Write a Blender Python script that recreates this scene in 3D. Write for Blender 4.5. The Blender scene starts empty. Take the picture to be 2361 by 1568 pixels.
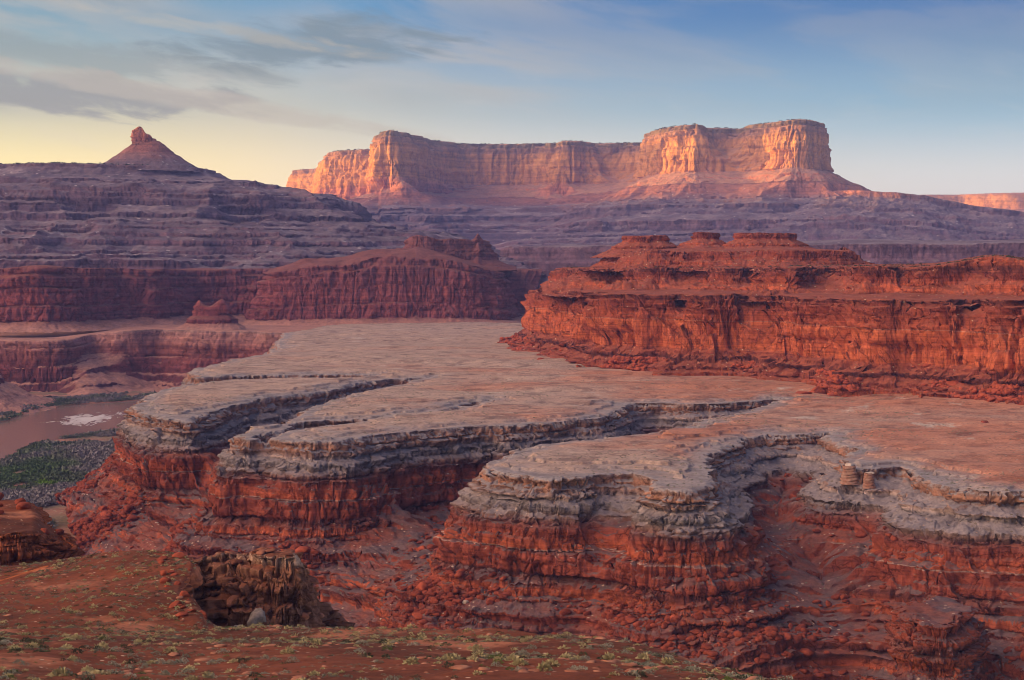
import bpy, bmesh, math, random
import numpy as np

# ------------------------------------------------------------------ camera
S = bpy.context.scene
F = 3744.0            # focal length in the 2361-px-wide traced coordinates
CU, HV = 1180.5, 627.3  # centre column, horizon row
cam_d = bpy.data.cameras.new('camera')
cam = bpy.data.objects.new('camera', cam_d)
S.collection.objects.link(cam)
cam.location = (0, 0, 0)
cam.rotation_euler = (math.radians(90), 0, 0)
cam_d.sensor_width = 36
cam_d.lens = 36 * F / 2361
cam_d.shift_y = -(784.0 - HV) / 2361
cam_d.clip_start = 1
cam_d.clip_end = 60000
S.camera = cam

# ------------------------------------------------------------------ sun, sky, exposure
SUN_EL, SUN_AZ = 3.5, -80.0     # azimuth measured from the view direction, negative = left
sd = bpy.data.lights.new('sun', 'SUN')
sd.energy = 5.0
sd.angle = math.radians(0.6)
sd.color = (1.0, 0.55, 0.12)
sun = bpy.data.objects.new('sun', sd)
S.collection.objects.link(sun)
a, e = math.radians(SUN_AZ), math.radians(SUN_EL)
sv = (math.sin(a) * math.cos(e), math.cos(a) * math.cos(e), math.sin(e))
from mathutils import Vector
sun.rotation_euler = Vector(sv).to_track_quat('Z', 'Y').to_euler()
S.view_settings.view_transform = 'Standard'
S.view_settings.look = 'None'
S.view_settings.gamma = 1.0
S.view_settings.exposure = 1.30
S.cycles.filter_width = 0.9
S.cycles.use_denoising = True
S.cycles.denoising_prefilter = 'ACCURATE'
S.cycles.denoising_input_passes = 'RGB_ALBEDO_NORMAL'
S.cycles.use_adaptive_sampling = False
S.cycles.max_bounces = 5
S.cycles.diffuse_bounces = 3
S.cycles.volume_bounces = 0


class NT:
    """small helper for building node trees"""
    def __init__(s, tree):
        s.t = tree
        s.n = tree.nodes
        s.l = tree.links

    def node(s, typ, **kw):
        nd = s.n.new(typ)
        for k, v in kw.items():
            setattr(nd, k, v)
        return nd

    def put(s, sock, v):
        if isinstance(v, bpy.types.NodeSocket):
            s.l.new(v, sock)
        elif v is not None:
            if isinstance(v, tuple) and len(v) == 3 and sock.type == 'RGBA':
                v = (*v, 1)
            sock.default_value = v

    def math(s, op, a, b=None, c=None, clamp=False):
        nd = s.node('ShaderNodeMath', operation=op, use_clamp=clamp)
        s.put(nd.inputs[0], a); s.put(nd.inputs[1], b)
        if c is not None:
            s.put(nd.inputs[2], c)
        return nd.outputs[0]

    def mix(s, f, a, b, blend='MIX'):
        nd = s.node('ShaderNodeMix', data_type='RGBA', blend_type=blend)
        s.put(nd.inputs[0], f); s.put(nd.inputs[6], a); s.put(nd.inputs[7], b)
        return nd.outputs[2]

    def smooth(s, x, lo, hi, a=0.0, b=1.0):
        nd = s.node('ShaderNodeMapRange', interpolation_type='SMOOTHSTEP')
        s.put(nd.inputs[0], x); s.put(nd.inputs[1], lo); s.put(nd.inputs[2], hi)
        s.put(nd.inputs[3], a); s.put(nd.inputs[4], b)
        return nd.outputs[0]

    def noise(s, vec, scale, detail=4, rough=0.55, out=0, dist=0.0):
        nd = s.node('ShaderNodeTexNoise')
        s.put(nd.inputs['Vector'], vec)
        nd.inputs['Scale'].default_value = scale
        nd.inputs['Detail'].default_value = detail
        nd.inputs['Roughness'].default_value = rough
        nd.inputs['Distortion'].default_value = dist
        return nd.outputs[out]

    def scale(s, vec, sc):
        nd = s.node('ShaderNodeMapping')
        s.put(nd.inputs['Vector'], vec)
        nd.inputs['Scale'].default_value = sc
        return nd.outputs[0]

    def ramp(s, x, stops, interp='LINEAR'):
        nd = s.node('ShaderNodeValToRGB')
        cr = nd.color_ramp
        cr.interpolation = interp
        while len(cr.elements) < len(stops):
            cr.elements.new(0.5)
        for el, (p, c) in zip(cr.elements, stops):
            el.position = p
            el.color = (*c, 1)
        s.put(nd.inputs[0], x)
        return nd.outputs[0]


world = bpy.data.worlds.new('World')
S.world = world
world.use_nodes = True
w = NT(world.node_tree)
w.n.clear()
tc = w.node('ShaderNodeTexCoord').outputs['Generated']
sep = w.node('ShaderNodeSeparateXYZ'); w.put(sep.inputs[0], tc)
sx, sy, sz = sep.outputs
az = w.math('ARCTAN2', sx, sy)                       # radians, 0 = view direction, + = right
el = w.math('ARCSINE', sz)
sky = w.node('ShaderNodeTexSky', sky_type='NISHITA')
sky.sun_disc = False
sky.sun_elevation = e
sky.sun_rotation = a
sky.altitude = 1300
sky.dust_density = 1.5
# twilight colours: yellow at the left horizon, cream then pink to the right, blue above
horiz = w.ramp(w.smooth(az, -0.45, 0.35), [(0, (1.70, 1.24, 0.34)), (0.22, (1.5, 1.10, 0.42)), (0.5, (1.16, 0.92, 0.66)), (1, (0.92, 0.86, 0.76))])
mid = w.ramp(w.smooth(az, -0.45, 0.35), [(0, (0.54, 0.50, 0.32)), (0.3, (0.58, 0.52, 0.38)), (0.6, (0.38, 0.46, 0.48)), (1, (0.20, 0.40, 0.53))])
top = w.ramp(w.smooth(az, -0.40, 0.35), [(0, (0.10, 0.25, 0.33)), (0.3, (0.07, 0.24, 0.42)), (0.6, (0.0, 0.13, 0.36)), (1, (0.000, 0.10, 0.32))])
g1 = w.mix(w.smooth(el, 0.040, 0.105), horiz, mid)
g2 = w.mix(w.smooth(el, 0.085, 0.168), g1, top)
# unseen sky overhead and behind the camera, toned to set the fill light
over = w.mix(w.smooth(az, -2.0, 1.2), (0.40, 0.37, 0.40), (0.14, 0.18, 0.32))
g3 = w.mix(w.smooth(el, 0.20, 0.42), g2, over)
# unseen sun glow on the left, added as a key light and swung backwards
svn = w.node('ShaderNodeVectorMath', operation='DOT_PRODUCT')
w.put(svn.inputs[0], tc); svn.inputs[1].default_value = (sv[0], sv[1] - 0.52, sv[2] + 0.22)
glow = w.math('MULTIPLY', w.smooth(svn.outputs['Value'], 0.55, 1.12), w.smooth(el, -0.02, 0.04))
# thin cloud streaks
cv = w.node('ShaderNodeCombineXYZ')
w.put(cv.inputs[0], w.math('MULTIPLY', az, 1.0))
w.put(cv.inputs[1], w.math('ADD', w.math('MULTIPLY', el, 4.2), w.math('MULTIPLY', az, 0.55)))
cn = w.noise(cv.outputs[0], 4.6, 7, 0.56, dist=0.35)
cn2 = w.noise(cv.outputs[0], 1.7, 3, 0.5)
cm = w.math('MULTIPLY', w.smooth(cn, 0.42, 0.56), w.smooth(cn2, 0.38, 0.54))
cm = w.math('MULTIPLY', cm, w.smooth(az, 0.12, -0.12, 0.25, 1.0))
cm = w.math('MULTIPLY', cm, w.smooth(el, 0.085, 0.112))
cc = w.mix(w.smooth(cn, 0.50, 0.72), (0.48, 0.40, 0.32), (0.24, 0.24, 0.235))
g4 = w.mix(w.math('MULTIPLY', cm, 0.85), g3, cc)
# the darker cloud banks
cn3 = w.noise(cv.outputs[0], 22.0, 6, 0.62, dist=0.6)


def bank(a0, e0, wa, we, sl, amp):
    da = w.math('SUBTRACT', az, a0)
    x_ = w.math('DIVIDE', da, wa)
    y_ = w.math('DIVIDE', w.math('SUBTRACT', w.math('SUBTRACT', el, e0), w.math('MULTIPLY', da, sl)), we)
    r_ = w.math('ADD', w.math('MULTIPLY', x_, x_), w.math('MULTIPLY', y_, y_))
    m_ = w.smooth(w.math('ADD', w.math('ADD', r_, w.math('MULTIPLY', w.math('SUBTRACT', cn, 0.5), 5.0)), w.math('MULTIPLY', w.math('SUBTRACT', cn3, 0.5), 5.0)), 1.5, 0.0)
    return w.math('MULTIPLY', m_, amp)


for b_, col_ in ((bank(-0.31, 0.106, 0.13, 0.012, -0.03, 0.85), (0.235, 0.21, 0.20)), (bank(-0.115, 0.140, 0.085, 0.014, 0.05, 0.75), (0.115, 0.155, 0.175)),
                 (bank(-0.27, 0.128, 0.12, 0.010, -0.08, 0.5), (0.19, 0.20, 0.185)), (bank(-0.20, 0.105, 0.16, 0.006, -0.16, 0.55), (0.50, 0.40, 0.30)),
                 (bank(-0.19, 0.148, 0.10, 0.005, -0.14, 0.5), (0.46, 0.39, 0.29))):
    g4 = w.mix(b_, g4, col_)
# faint bright veils
vn = w.noise(cv.outputs[0], 9.0, 5, 0.6, dist=0.5)
g5 = w.mix(w.math('MULTIPLY', w.math('MULTIPLY', w.smooth(vn, 0.52, 0.72), w.smooth(el, 0.15, 0.10)), 0.16), g4, (0.80, 0.66, 0.52))
bgA = w.node('ShaderNodeBackground'); w.put(bgA.inputs[0], g5); bgA.inputs[1].default_value = 0.44
bgC = w.node('ShaderNodeBackground'); bgC.inputs[0].default_value = (1.0, 0.68, 0.45, 1); w.put(bgC.inputs[1], w.math('MULTIPLY', glow, 2.5))
bgB = w.node('ShaderNodeBackground'); w.put(bgB.inputs[0], w.mix(1.0, sky.outputs[0], (0.40, 0.46, 0.52), 'MULTIPLY')); bgB.inputs[1].default_value = 0.05
ad = w.node('ShaderNodeAddShader')
w.l.new(bgA.outputs[0], ad.inputs[0]); w.l.new(bgB.outputs[0], ad.inputs[1])
wo = w.node('ShaderNodeOutputWorld')
ad2 = w.node('ShaderNodeAddShader')
w.l.new(ad.outputs[0], ad2.inputs[0]); w.l.new(bgC.outputs[0], ad2.inputs[1])
w.l.new(ad2.outputs[0], wo.inputs[0])

# ------------------------------------------------------------------ numeric noise


def _h(ix, iy, iz, seed):
    m = np.uint32
    x = (ix.astype(np.int64) & 0xffffffff).astype(m); y = (iy.astype(np.int64) & 0xffffffff).astype(m)
    h = x * m(374761393) + y * m(668265263) + m((seed * 362437 + 12345) & 0xffffffff)
    if iz is not None:
        z = (iz.astype(np.int64) & 0xffffffff).astype(m)
        h = h + z * m(2246822519)
    h = (h ^ (h >> m(13))) * m(1274126177)
    h = (h ^ (h >> m(15))) * m(2654435761)
    h = h ^ (h >> m(16))
    return h


def hf(ix, iy, iz, seed):
    return (_h(ix, iy, iz, seed) & np.uint32(0xffffff)).astype(np.float32) / np.float32(16777215.0)


def vn2(x, y, seed=0):
    fx = np.floor(x); fy = np.floor(y)
    ix = fx.astype(np.int32); iy = fy.astype(np.int32)
    u = (x - fx).astype(np.float32); v = (y - fy).astype(np.float32)
    u = u * u * (3 - 2 * u); v = v * v * (3 - 2 * v)
    a = hf(ix, iy, None, seed); b = hf(ix + 1, iy, None, seed)
    c = hf(ix, iy + 1, None, seed); d = hf(ix + 1, iy + 1, None, seed)
    return ((a + (b - a) * u) * (1 - v) + (c + (d - c) * u) * v) * 2 - 1


def vn3(x, y, z, seed=0):
    fz = np.floor(z); iz = fz.astype(np.int32)
    t = (z - fz).astype(np.float32); t = t * t * (3 - 2 * t)
    fx = np.floor(x); fy = np.floor(y)
    ix = fx.astype(np.int32); iy = fy.astype(np.int32)
    u = (x - fx).astype(np.float32); v = (y - fy).astype(np.float32)
    u = u * u * (3 - 2 * u); v = v * v * (3 - 2 * v)
    out = 0
    for k, wz in ((0, 1 - t), (1, t)):
        zz = iz + k
        a = hf(ix, iy, zz, seed); b = hf(ix + 1, iy, zz, seed)
        c = hf(ix, iy + 1, zz, seed); d = hf(ix + 1, iy + 1, zz, seed)
        out = out + wz * ((a + (b - a) * u) * (1 - v) + (c + (d - c) * u) * v)
    return out * 2 - 1


def fbm2(x, y, scale, octv=4, seed=0, gain=0.5):
    s = 0; a = 1.0; f = 1.0 / scale; n = 0
    for k in range(octv):
        s = s + a * vn2(x * f + 17.3 * k, y * f - 9.1 * k, seed + k)
        n += a; a *= gain; f *= 2.03
    return s / n


def fbm3(x, y, z, scale, octv=3, seed=0, gain=0.5):
    s = 0; a = 1.0; f = 1.0 / scale; n = 0
    for k in range(octv):
        s = s + a * vn3(x * f + 11.3 * k, y * f - 7.1 * k, z * f + 3.7 * k, seed + k)
        n += a; a *= gain; f *= 2.03
    return s / n


def vor2(x, y, k, seed=0):
    """2-D cells, another pattern for every integer k: F1, F2, cell hash"""
    ix = np.floor(x).astype(np.int32); iy = np.floor(y).astype(np.int32)
    f1 = np.full(x.shape, 9.0, np.float32); f2 = f1.copy(); ch = np.zeros(x.shape, np.float32)
    for dx in (-1, 0, 1):
        for dy in (-1, 0, 1):
            cx = ix + dx; cy = iy + dy
            h = _h(cx, cy, k, seed)
            px = cx + 0.5 + 0.9 * ((h & np.uint32(1023)).astype(np.float32) / 1023 - 0.5)
            py = cy + 0.5 + 0.9 * (((h >> np.uint32(10)) & np.uint32(1023)).astype(np.float32) / 1023 - 0.5)
            d = np.hypot(x - px, y - py).astype(np.float32)
            hv = ((h >> np.uint32(20)) & np.uint32(1023)).astype(np.float32) / 1023
            near = d < f1
            f2 = np.where(near, f1, np.minimum(f2, d))
            ch = np.where(near, hv, ch)
            f1 = np.where(near, d, f1)
    return f1, f2, ch


def sst(x, a, b):
    t = np.clip((x - a) / (b - a), 0, 1)
    return t * t * (3 - 2 * t)


def ledges(d0, z0, d1, z1, n, seed, ratio=0.5):
    """n ledges of uneven height between two points of a profile"""
    r = np.random.RandomState(seed)
    a = np.cumsum(r.rand(n) ** 1.5 + 0.15); a = a / a[-1]
    b = np.cumsum(r.rand(n) ** 1.2 + 0.3); b = b / b[-1]
    out = []; pa = pb = 0
    for x, y in zip(a, b):
        q = ratio * (0.5 + r.rand())
        zt = z0 + (z1 - z0) * (pb + (y - pb) * (1 - q))
        dx = d0 + (d1 - d0) * x
        out.append((dx - (d1 - d0) * 0.006, zt)); out.append((dx, z0 + (z1 - z0) * y))
        pa, pb = x, y
    return out

# ------------------------------------------------------------------ tracing helpers


def pz(u, v, z):
    """ground-plan point of a contour at height z seen at column u, row v"""
    d = -z * F / (v - HV)
    return ((u - CU) / F * d, d)


def pd(u, d):
    return ((u - CU) / F * d, d)


def smooth_poly(P, it=2, seg=0):
    P = np.array(P, float)
    if seg:
        out = []
        for a_, b_ in zip(P, np.roll(P, -1, 0)):
            L_ = np.hypot(*(b_ - a_))
            out.append(a_)
            if L_ > 2.2 * seg:
                out.append(a_ + (b_ - a_) * seg / L_); out.append(b_ + (a_ - b_) * seg / L_)
        P = np.array(out)
    for _ in range(it):
        Q = np.roll(P, -1, 0)
        P = np.stack([P * 0.75 + Q * 0.25, P * 0.25 + Q * 0.75], 1).reshape(-1, 2)
    return P


def sdist(X, Y, P):
    """signed distance (negative inside) and outward direction"""
    A = P; B = np.roll(P, -1, 0)
    best = np.full(X.shape, 1e18); nx = np.zeros(X.shape); ny = np.zeros(X.shape)
    ins = np.zeros(X.shape, bool)
    for (ax, ay), (bx, by) in zip(A, B):
        ex, ey = bx - ax, by - ay
        L = ex * ex + ey * ey + 1e-12
        t = np.clip(((X - ax) * ex + (Y - ay) * ey) / L, 0, 1)
        qx = X - (ax + t * ex); qy = Y - (ay + t * ey)
        d = qx * qx + qy * qy
        m = d < best
        best = np.where(m, d, best); nx = np.where(m, qx, nx); ny = np.where(m, qy, ny)
        c = ((ay > Y) != (by > Y))
        if abs(ey) > 1e-9:
            ins ^= c & (X < (bx - ax) * (Y - ay) / (by - ay) + ax)
    D = np.sqrt(best)
    sg = np.where(ins, -1.0, 1.0)
    l = np.maximum(D, 1e-6)
    return D * sg, nx / l * sg, ny / l * sg


def upsample(A, fi, fj):
    i0 = np.clip(np.floor(fi).astype(int), 0, A.shape[0] - 2); j0 = np.clip(np.floor(fj).astype(int), 0, A.shape[1] - 2)
    u = (fi - i0)[:, None]; v = (fj - j0)[None, :]
    R0 = A[i0]; R1 = A[i0 + 1]
    R = R0 * (1 - u) + R1 * u
    return R[:, j0] * (1 - v) + R[:, j0 + 1] * v


def blur(A, r):
    for _ in range(3):
        P_ = np.pad(A, r, mode='edge')
        C_ = np.cumsum(np.pad(P_, ((1, 0), (0, 0))), 0); B = (C_[2 * r + 1:] - C_[:-2 * r - 1]) / (2 * r + 1)
        C_ = np.cumsum(np.pad(B, ((0, 0), (1, 0))), 1); A = (C_[:, 2 * r + 1:] - C_[:, :-2 * r - 1]) / (2 * r + 1)
    return A


def new_mesh(name, V, Q, mat, parent=None, smooth=True):
    me = bpy.data.meshes.new(name)
    V = np.ascontiguousarray(V, np.float32); Q = np.ascontiguousarray(Q, np.int32)
    k = Q.shape[1]
    me.vertices.add(len(V)); me.vertices.foreach_set('co', V.ravel())
    me.loops.add(Q.size); me.loops.foreach_set('vertex_index', Q.ravel())
    me.polygons.add(len(Q))
    me.polygons.foreach_set('loop_start', np.arange(0, Q.size, k, dtype=np.int32))
    if smooth:
        me.polygons.foreach_set('use_smooth', np.ones(len(Q), bool))
    me.update(calc_edges=True)
    me.materials.append(mat)
    o = bpy.data.objects.new(name, me)
    S.collection.objects.link(o)
    if parent:
        o.parent = parent
    return o


def empty(name, loc=(0, 0, 0)):
    o = bpy.data.objects.new(name, None)
    S.collection.objects.link(o)
    o.location = loc
    return o


def tag(o, label=None, cat=None, group=None, kind=None):
    if label: o['label'] = label
    if cat: o['category'] = cat
    if group: o['group'] = group
    if kind: o['kind'] = kind
    return o


def grid_mesh(name, X, Y, Z, keep, mat, parent=None, smooth=True, edge=None):
    n, m = X.shape
    idx = np.arange(n * m).reshape(n, m)
    q = np.stack([idx[:-1, :-1], idx[:-1, 1:], idx[1:, 1:], idx[1:, :-1]], -1).reshape(-1, 4)
    kq = keep[:-1, :-1] | keep[:-1, 1:] | keep[1:, 1:] | keep[1:, :-1]
    q = q[kq.ravel()]
    used = np.zeros(n * m, bool); used[q.ravel()] = True
    remap = np.cumsum(used) - 1
    V = np.stack([X.ravel(), Y.ravel(), Z.ravel()], 1)[used]
    o = new_mesh(name, V, remap[q], mat, parent, smooth)
    if edge is not None:
        at = o.data.attributes.new('edge', 'FLOAT', 'POINT')
        at.data.foreach_set('value', np.clip(edge.ravel()[used], -200, 200).astype(np.float32))
    return o


def rows(segs):
    """geometric rows: list of (r0, r1, relative step)"""
    out = []
    for r0, r1, s in segs:
        n = max(2, int(math.log(r1 / r0) / s))
        out.append(np.exp(np.linspace(math.log(r0), math.log(r1), n, endpoint=False)))
    out.append(np.array([segs[-1][1]]))
    return np.concatenate(out)


class Surf:
    pass


def plateau(name, poly, prof, u0, u1, ncol, rr, mat, prof2=None, blend=None, top=None, style=None,
            rag=(), zend=None, parent=None, seed=1, inner=None, smooth_it=2, split=None, stride=4, topfade=1.0, strata=True, dw=0.65, seg=0, talus=None, flat=True, ddscale=None, block=None, ribs=None):
    """rim polygon -> surface whose cliffs follow a (distance, height) profile, with bedded, jointed relief"""
    st = dict(lay=(1.5, 4.0), joint=6.0, amp=0.8, crack=0.9, rough=0.4, rs=3.0, flute=0.0, fs=30.0, rub=0.25, rubs=2.0, bulge=1.0)
    st.update(style or {})
    P = smooth_poly(poly, smooth_it, seg)
    uu = np.linspace(u0, u1, ncol)
    X = ((uu - CU) / F)[None, :] * rr[:, None]
    Y = np.repeat(rr[:, None], ncol, 1)
    ci = np.unique(np.append(np.arange(0, len(rr), stride), len(rr) - 1)); cj = np.unique(np.append(np.arange(0, ncol, stride), ncol - 1))
    Dc, nxc, nyc = sdist(X[np.ix_(ci, cj)], Y[np.ix_(ci, cj)], P)
    fi = np.interp(np.arange(len(rr)), ci, np.arange(len(ci))); fj = np.interp(np.arange(ncol), cj, np.arange(len(cj)))
    lw = sst(Dc, 2, 35)
    nxs, nys, nxl, nyl = blur(nxc, 1), blur(nyc, 1), blur(nxc, 4), blur(nyc, 4)
    nxc = nxs * (1 - lw) + nxl * lw; nyc = nys * (1 - lw) + nyl * lw
    D = upsample(Dc, fi, fj); nx = upsample(nxc, fi, fj); ny = upsample(nyc, fi, fj)
    l = np.hypot(nx, ny); coh = sst(l, 0.15, 0.85); l = np.where(l > 0.3, l, 0.3); nx /= l; ny /= l
    for (amp, sc, oc) in rag:
        D = D + amp * fbm2(X, Y, sc, oc, seed + int(sc * 7) % 97)
    if block is not None:
        am_, sc_ = block
        wb_ = fbm2(X, Y, sc_ * 2, 2, seed + 70) * sc_ * 0.5
        D = D + am_ * (vor2((X + wb_) / sc_, (Y - wb_) / sc_, np.zeros(X.shape, np.int32), seed + 71)[2] - 0.5) + am_ * 0.5 * (vor2((X - wb_) / sc_ * 2.3, (Y + wb_) / sc_ * 2.3, np.zeros(X.shape, np.int32), seed + 72)[2] - 0.5)
    if ribs is not None:   # spurs and gullies that grow down the slope
        am_, sc_, a_, b_ = ribs
        rn_ = 1 - 2.2 * np.abs(fbm2(X, Y, sc_, 3, seed + 80)) 
        D = D - am_ * sst(D, a_, b_) * rn_ * np.where(D > 0, 1, 0)

    def arc(pf):
        pf = np.array(pf, float)
        L = np.concatenate([[0], np.cumsum(np.hypot(np.diff(pf[:, 0]), dw * np.diff(pf[:, 1])))])
        return L, pf[:, 0], pf[:, 1]
    L, pdx, pzz = arc(prof)
    t = np.maximum(D, 0)
    dd = np.interp(t, L, pdx) + np.maximum(t - L[-1], 0); zz = np.interp(t, L, pzz)
    stp = np.abs(np.interp(t + 0.3, L, pzz) - np.interp(t - 0.3, L, pzz)) / 0.6
    if prof2 is not None:
        L2, pdx2, pzz2 = arc(prof2)
        b = blend(X, Y)
        zz2 = np.interp(t, L2, pzz2)
        dd = dd * (1 - b) + b * (np.interp(t, L2, pdx2) + np.maximum(t - L2[-1], 0))
        zz = zz * (1 - b) + b * zz2
        stp = stp * (1 - b) + b * np.abs(np.interp(t + 0.3, L2, pzz2) - np.interp(t - 0.3, L2, pzz2)) / 0.6
        Lm = max(L[-1], L2[-1])
    else:
        Lm = L[-1]
    if ddscale is not None:
        dd = dd * ddscale(X, Y)
    sh = (dd - t) * coh
    X1 = X + nx * sh; Y1 = Y + ny * sh
    Z = zz.copy()
    if top is not None:
        off = top(X1, Y1, D)
        Z = Z + off * (1 - topfade * sst(t, 0, Lm))
    cov = 0
    if talus is not None:   # cones of rubble that bury the ledges in places: (start distance, apex height, slope, spacing, spread)
        d0_, z0_, sl_, sp_, am_ = talus
        cn_ = fbm2(X, Y, sp_, 3, seed + 60)
        Zt = z0_ + am_ * (cn_ * 1.6 - 0.35) - sl_ * (dd - d0_) * (1 + 0.2 * cn_)
        ok_ = (t > d0_ * 0.5)
        cov = np.where(ok_, sst(Zt - Z, -0.4, 0.6), 0)
        Z = np.where(ok_, np.maximum(Z, Zt), Z)
    # bedding and joints
    steep = sst(stp, 0.45, 0.9) * sst(D, -0.5, 1.0) * (1 - cov)
    rng = np.random.RandomState(seed + 5)
    zlo, zhi = float(zz.min()) - 5, float(Z.max()) + 5
    bs = [zlo]
    while bs[-1] < zhi:
        bs.append(bs[-1] + (st['lay'][0] + (st['lay'][1] - st['lay'][0]) * rng.rand() ** 1.6))
    bs = np.array(st['bs'] if 'bs' in st else bs)
    zw = Z + fbm2(X1, Y1, 60, 2, seed + 3) * st['lay'][1] * 0.25
    k = np.clip(np.searchsorted(bs, zw) - 1, 0, len(bs) - 2)
    fr = (zw - bs[k]) / (bs[k + 1] - bs[k])
    thick = (bs[k + 1] - bs[k]) / st['lay'][1]
    if strata:
        ki = k.astype(np.int32)
        js = st['joint'] * (0.45 + 0.6 * np.minimum(thick, 1.6))
        wob = fbm2(X1, Y1, st['joint'] * 2.5, 3, seed + 11) * st['joint'] * 1.3
        f1, f2, ch = vor2((X1 + wob) / js, (Y1 - wob) / js, ki, seed)
        joint = 1 - np.exp(-(f2 - f1) / 0.07)
        f3, f4, ch2 = vor2((X1 - wob) / (js * 0.42), (Y1 + wob * 0.7) / (js * 0.42), ki + 31, seed + 1)
        lr = hf(ki, ki * 0 + 7, None, seed + 2)
        bul = 1 - np.abs(2 * fr - 1) ** 5
        pil = np.sqrt(np.clip(1 - (f1 / 0.85) ** 2, 0, 1))
        setb = vn3(X1 / (st['joint'] * 3.2), Y1 / (st['joint'] * 3.2), k * 5.37, seed + 8)
        setb2 = vn3(X1 / (st['joint'] * 9), Y1 / (st['joint'] * 9), k * 3.11, seed + 9)
        wk = sst(fbm3(X1, Y1, Z * 2, st['joint'] * 3, 2, seed + 13), -0.45, 0.5)          # jointing is weak in places, strong in others
        disp = st['amp'] * ((lr - 0.5) * 1.1 + setb * 1.5 + setb2 * st.get('sb', 2.0) + st['bulge'] * ((bul - 0.6) * 0.9 + (pil - 0.6) * 1.0) * (0.5 + thick) * (0.25 + wk) + (ch - 0.5) * 1.7 + (ch2 - 0.5) * 0.8 * wk) + st['crack'] * (joint - 1) * (0.15 + wk)
    else:
        disp = 0
    disp = disp + st['rough'] * fbm3(X1, Y1, Z * 1.3, st['rs'], 3, seed + 20)
    if st['flute']:
        fl = fbm2(X1, Y1, st['fs'], 4, seed + 30, 0.55)
        fl2 = 1 - np.abs(fbm2(X1, Y1, st['fs'] * 0.6, 3, seed + 34)) * 2
        fl3 = np.minimum(np.abs(fbm2(X1, Y1, st['fs'] * 0.35, 2, seed + 38)) * 5, 1) - 1
        disp = disp + st['flute'] * (fl * 1.2 + 0.5 * fl2 + 0.55 * fl3)
    disp = disp * steep * coh
    X2 = X1 + nx * disp; Y2 = Y1 + ny * disp
    rubw = sst(D, 0.5, 3.0) * (1 - 0.8 * steep)
    rb = fbm2(X1, Y1, st['rubs'], 3, seed + 40, 0.6)
    big = np.maximum(fbm2(X1, Y1, st['rubs'] * 2.2, 2, seed + 45) - 0.25, 0) * 3
    Z = Z + st['rub'] * (rb + big) * rubw
    keep = D < Lm + (0 if zend is None else zend)
    if inner is not None:
        keep &= D > -inner
    s = Surf(); s.X, s.Y, s.Z, s.D, s.Lm, s.keep, s.steep = X2, Y2, Z, D, Lm, keep, steep
    if split is None:
        s.obj = grid_mesh(name, X2, Y2, Z, keep, mat, parent, smooth=not flat, edge=D)
    else:   # list of (part name, D lower, D upper, material)
        s.objs = [grid_mesh(pn, X2, Y2, Z, keep & (D >= lo) & (D < hi), mm or mat, parent, smooth=not flat, edge=D) for pn, lo, hi, mm in split]
    return s

# ------------------------------------------------------------------ materials


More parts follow.
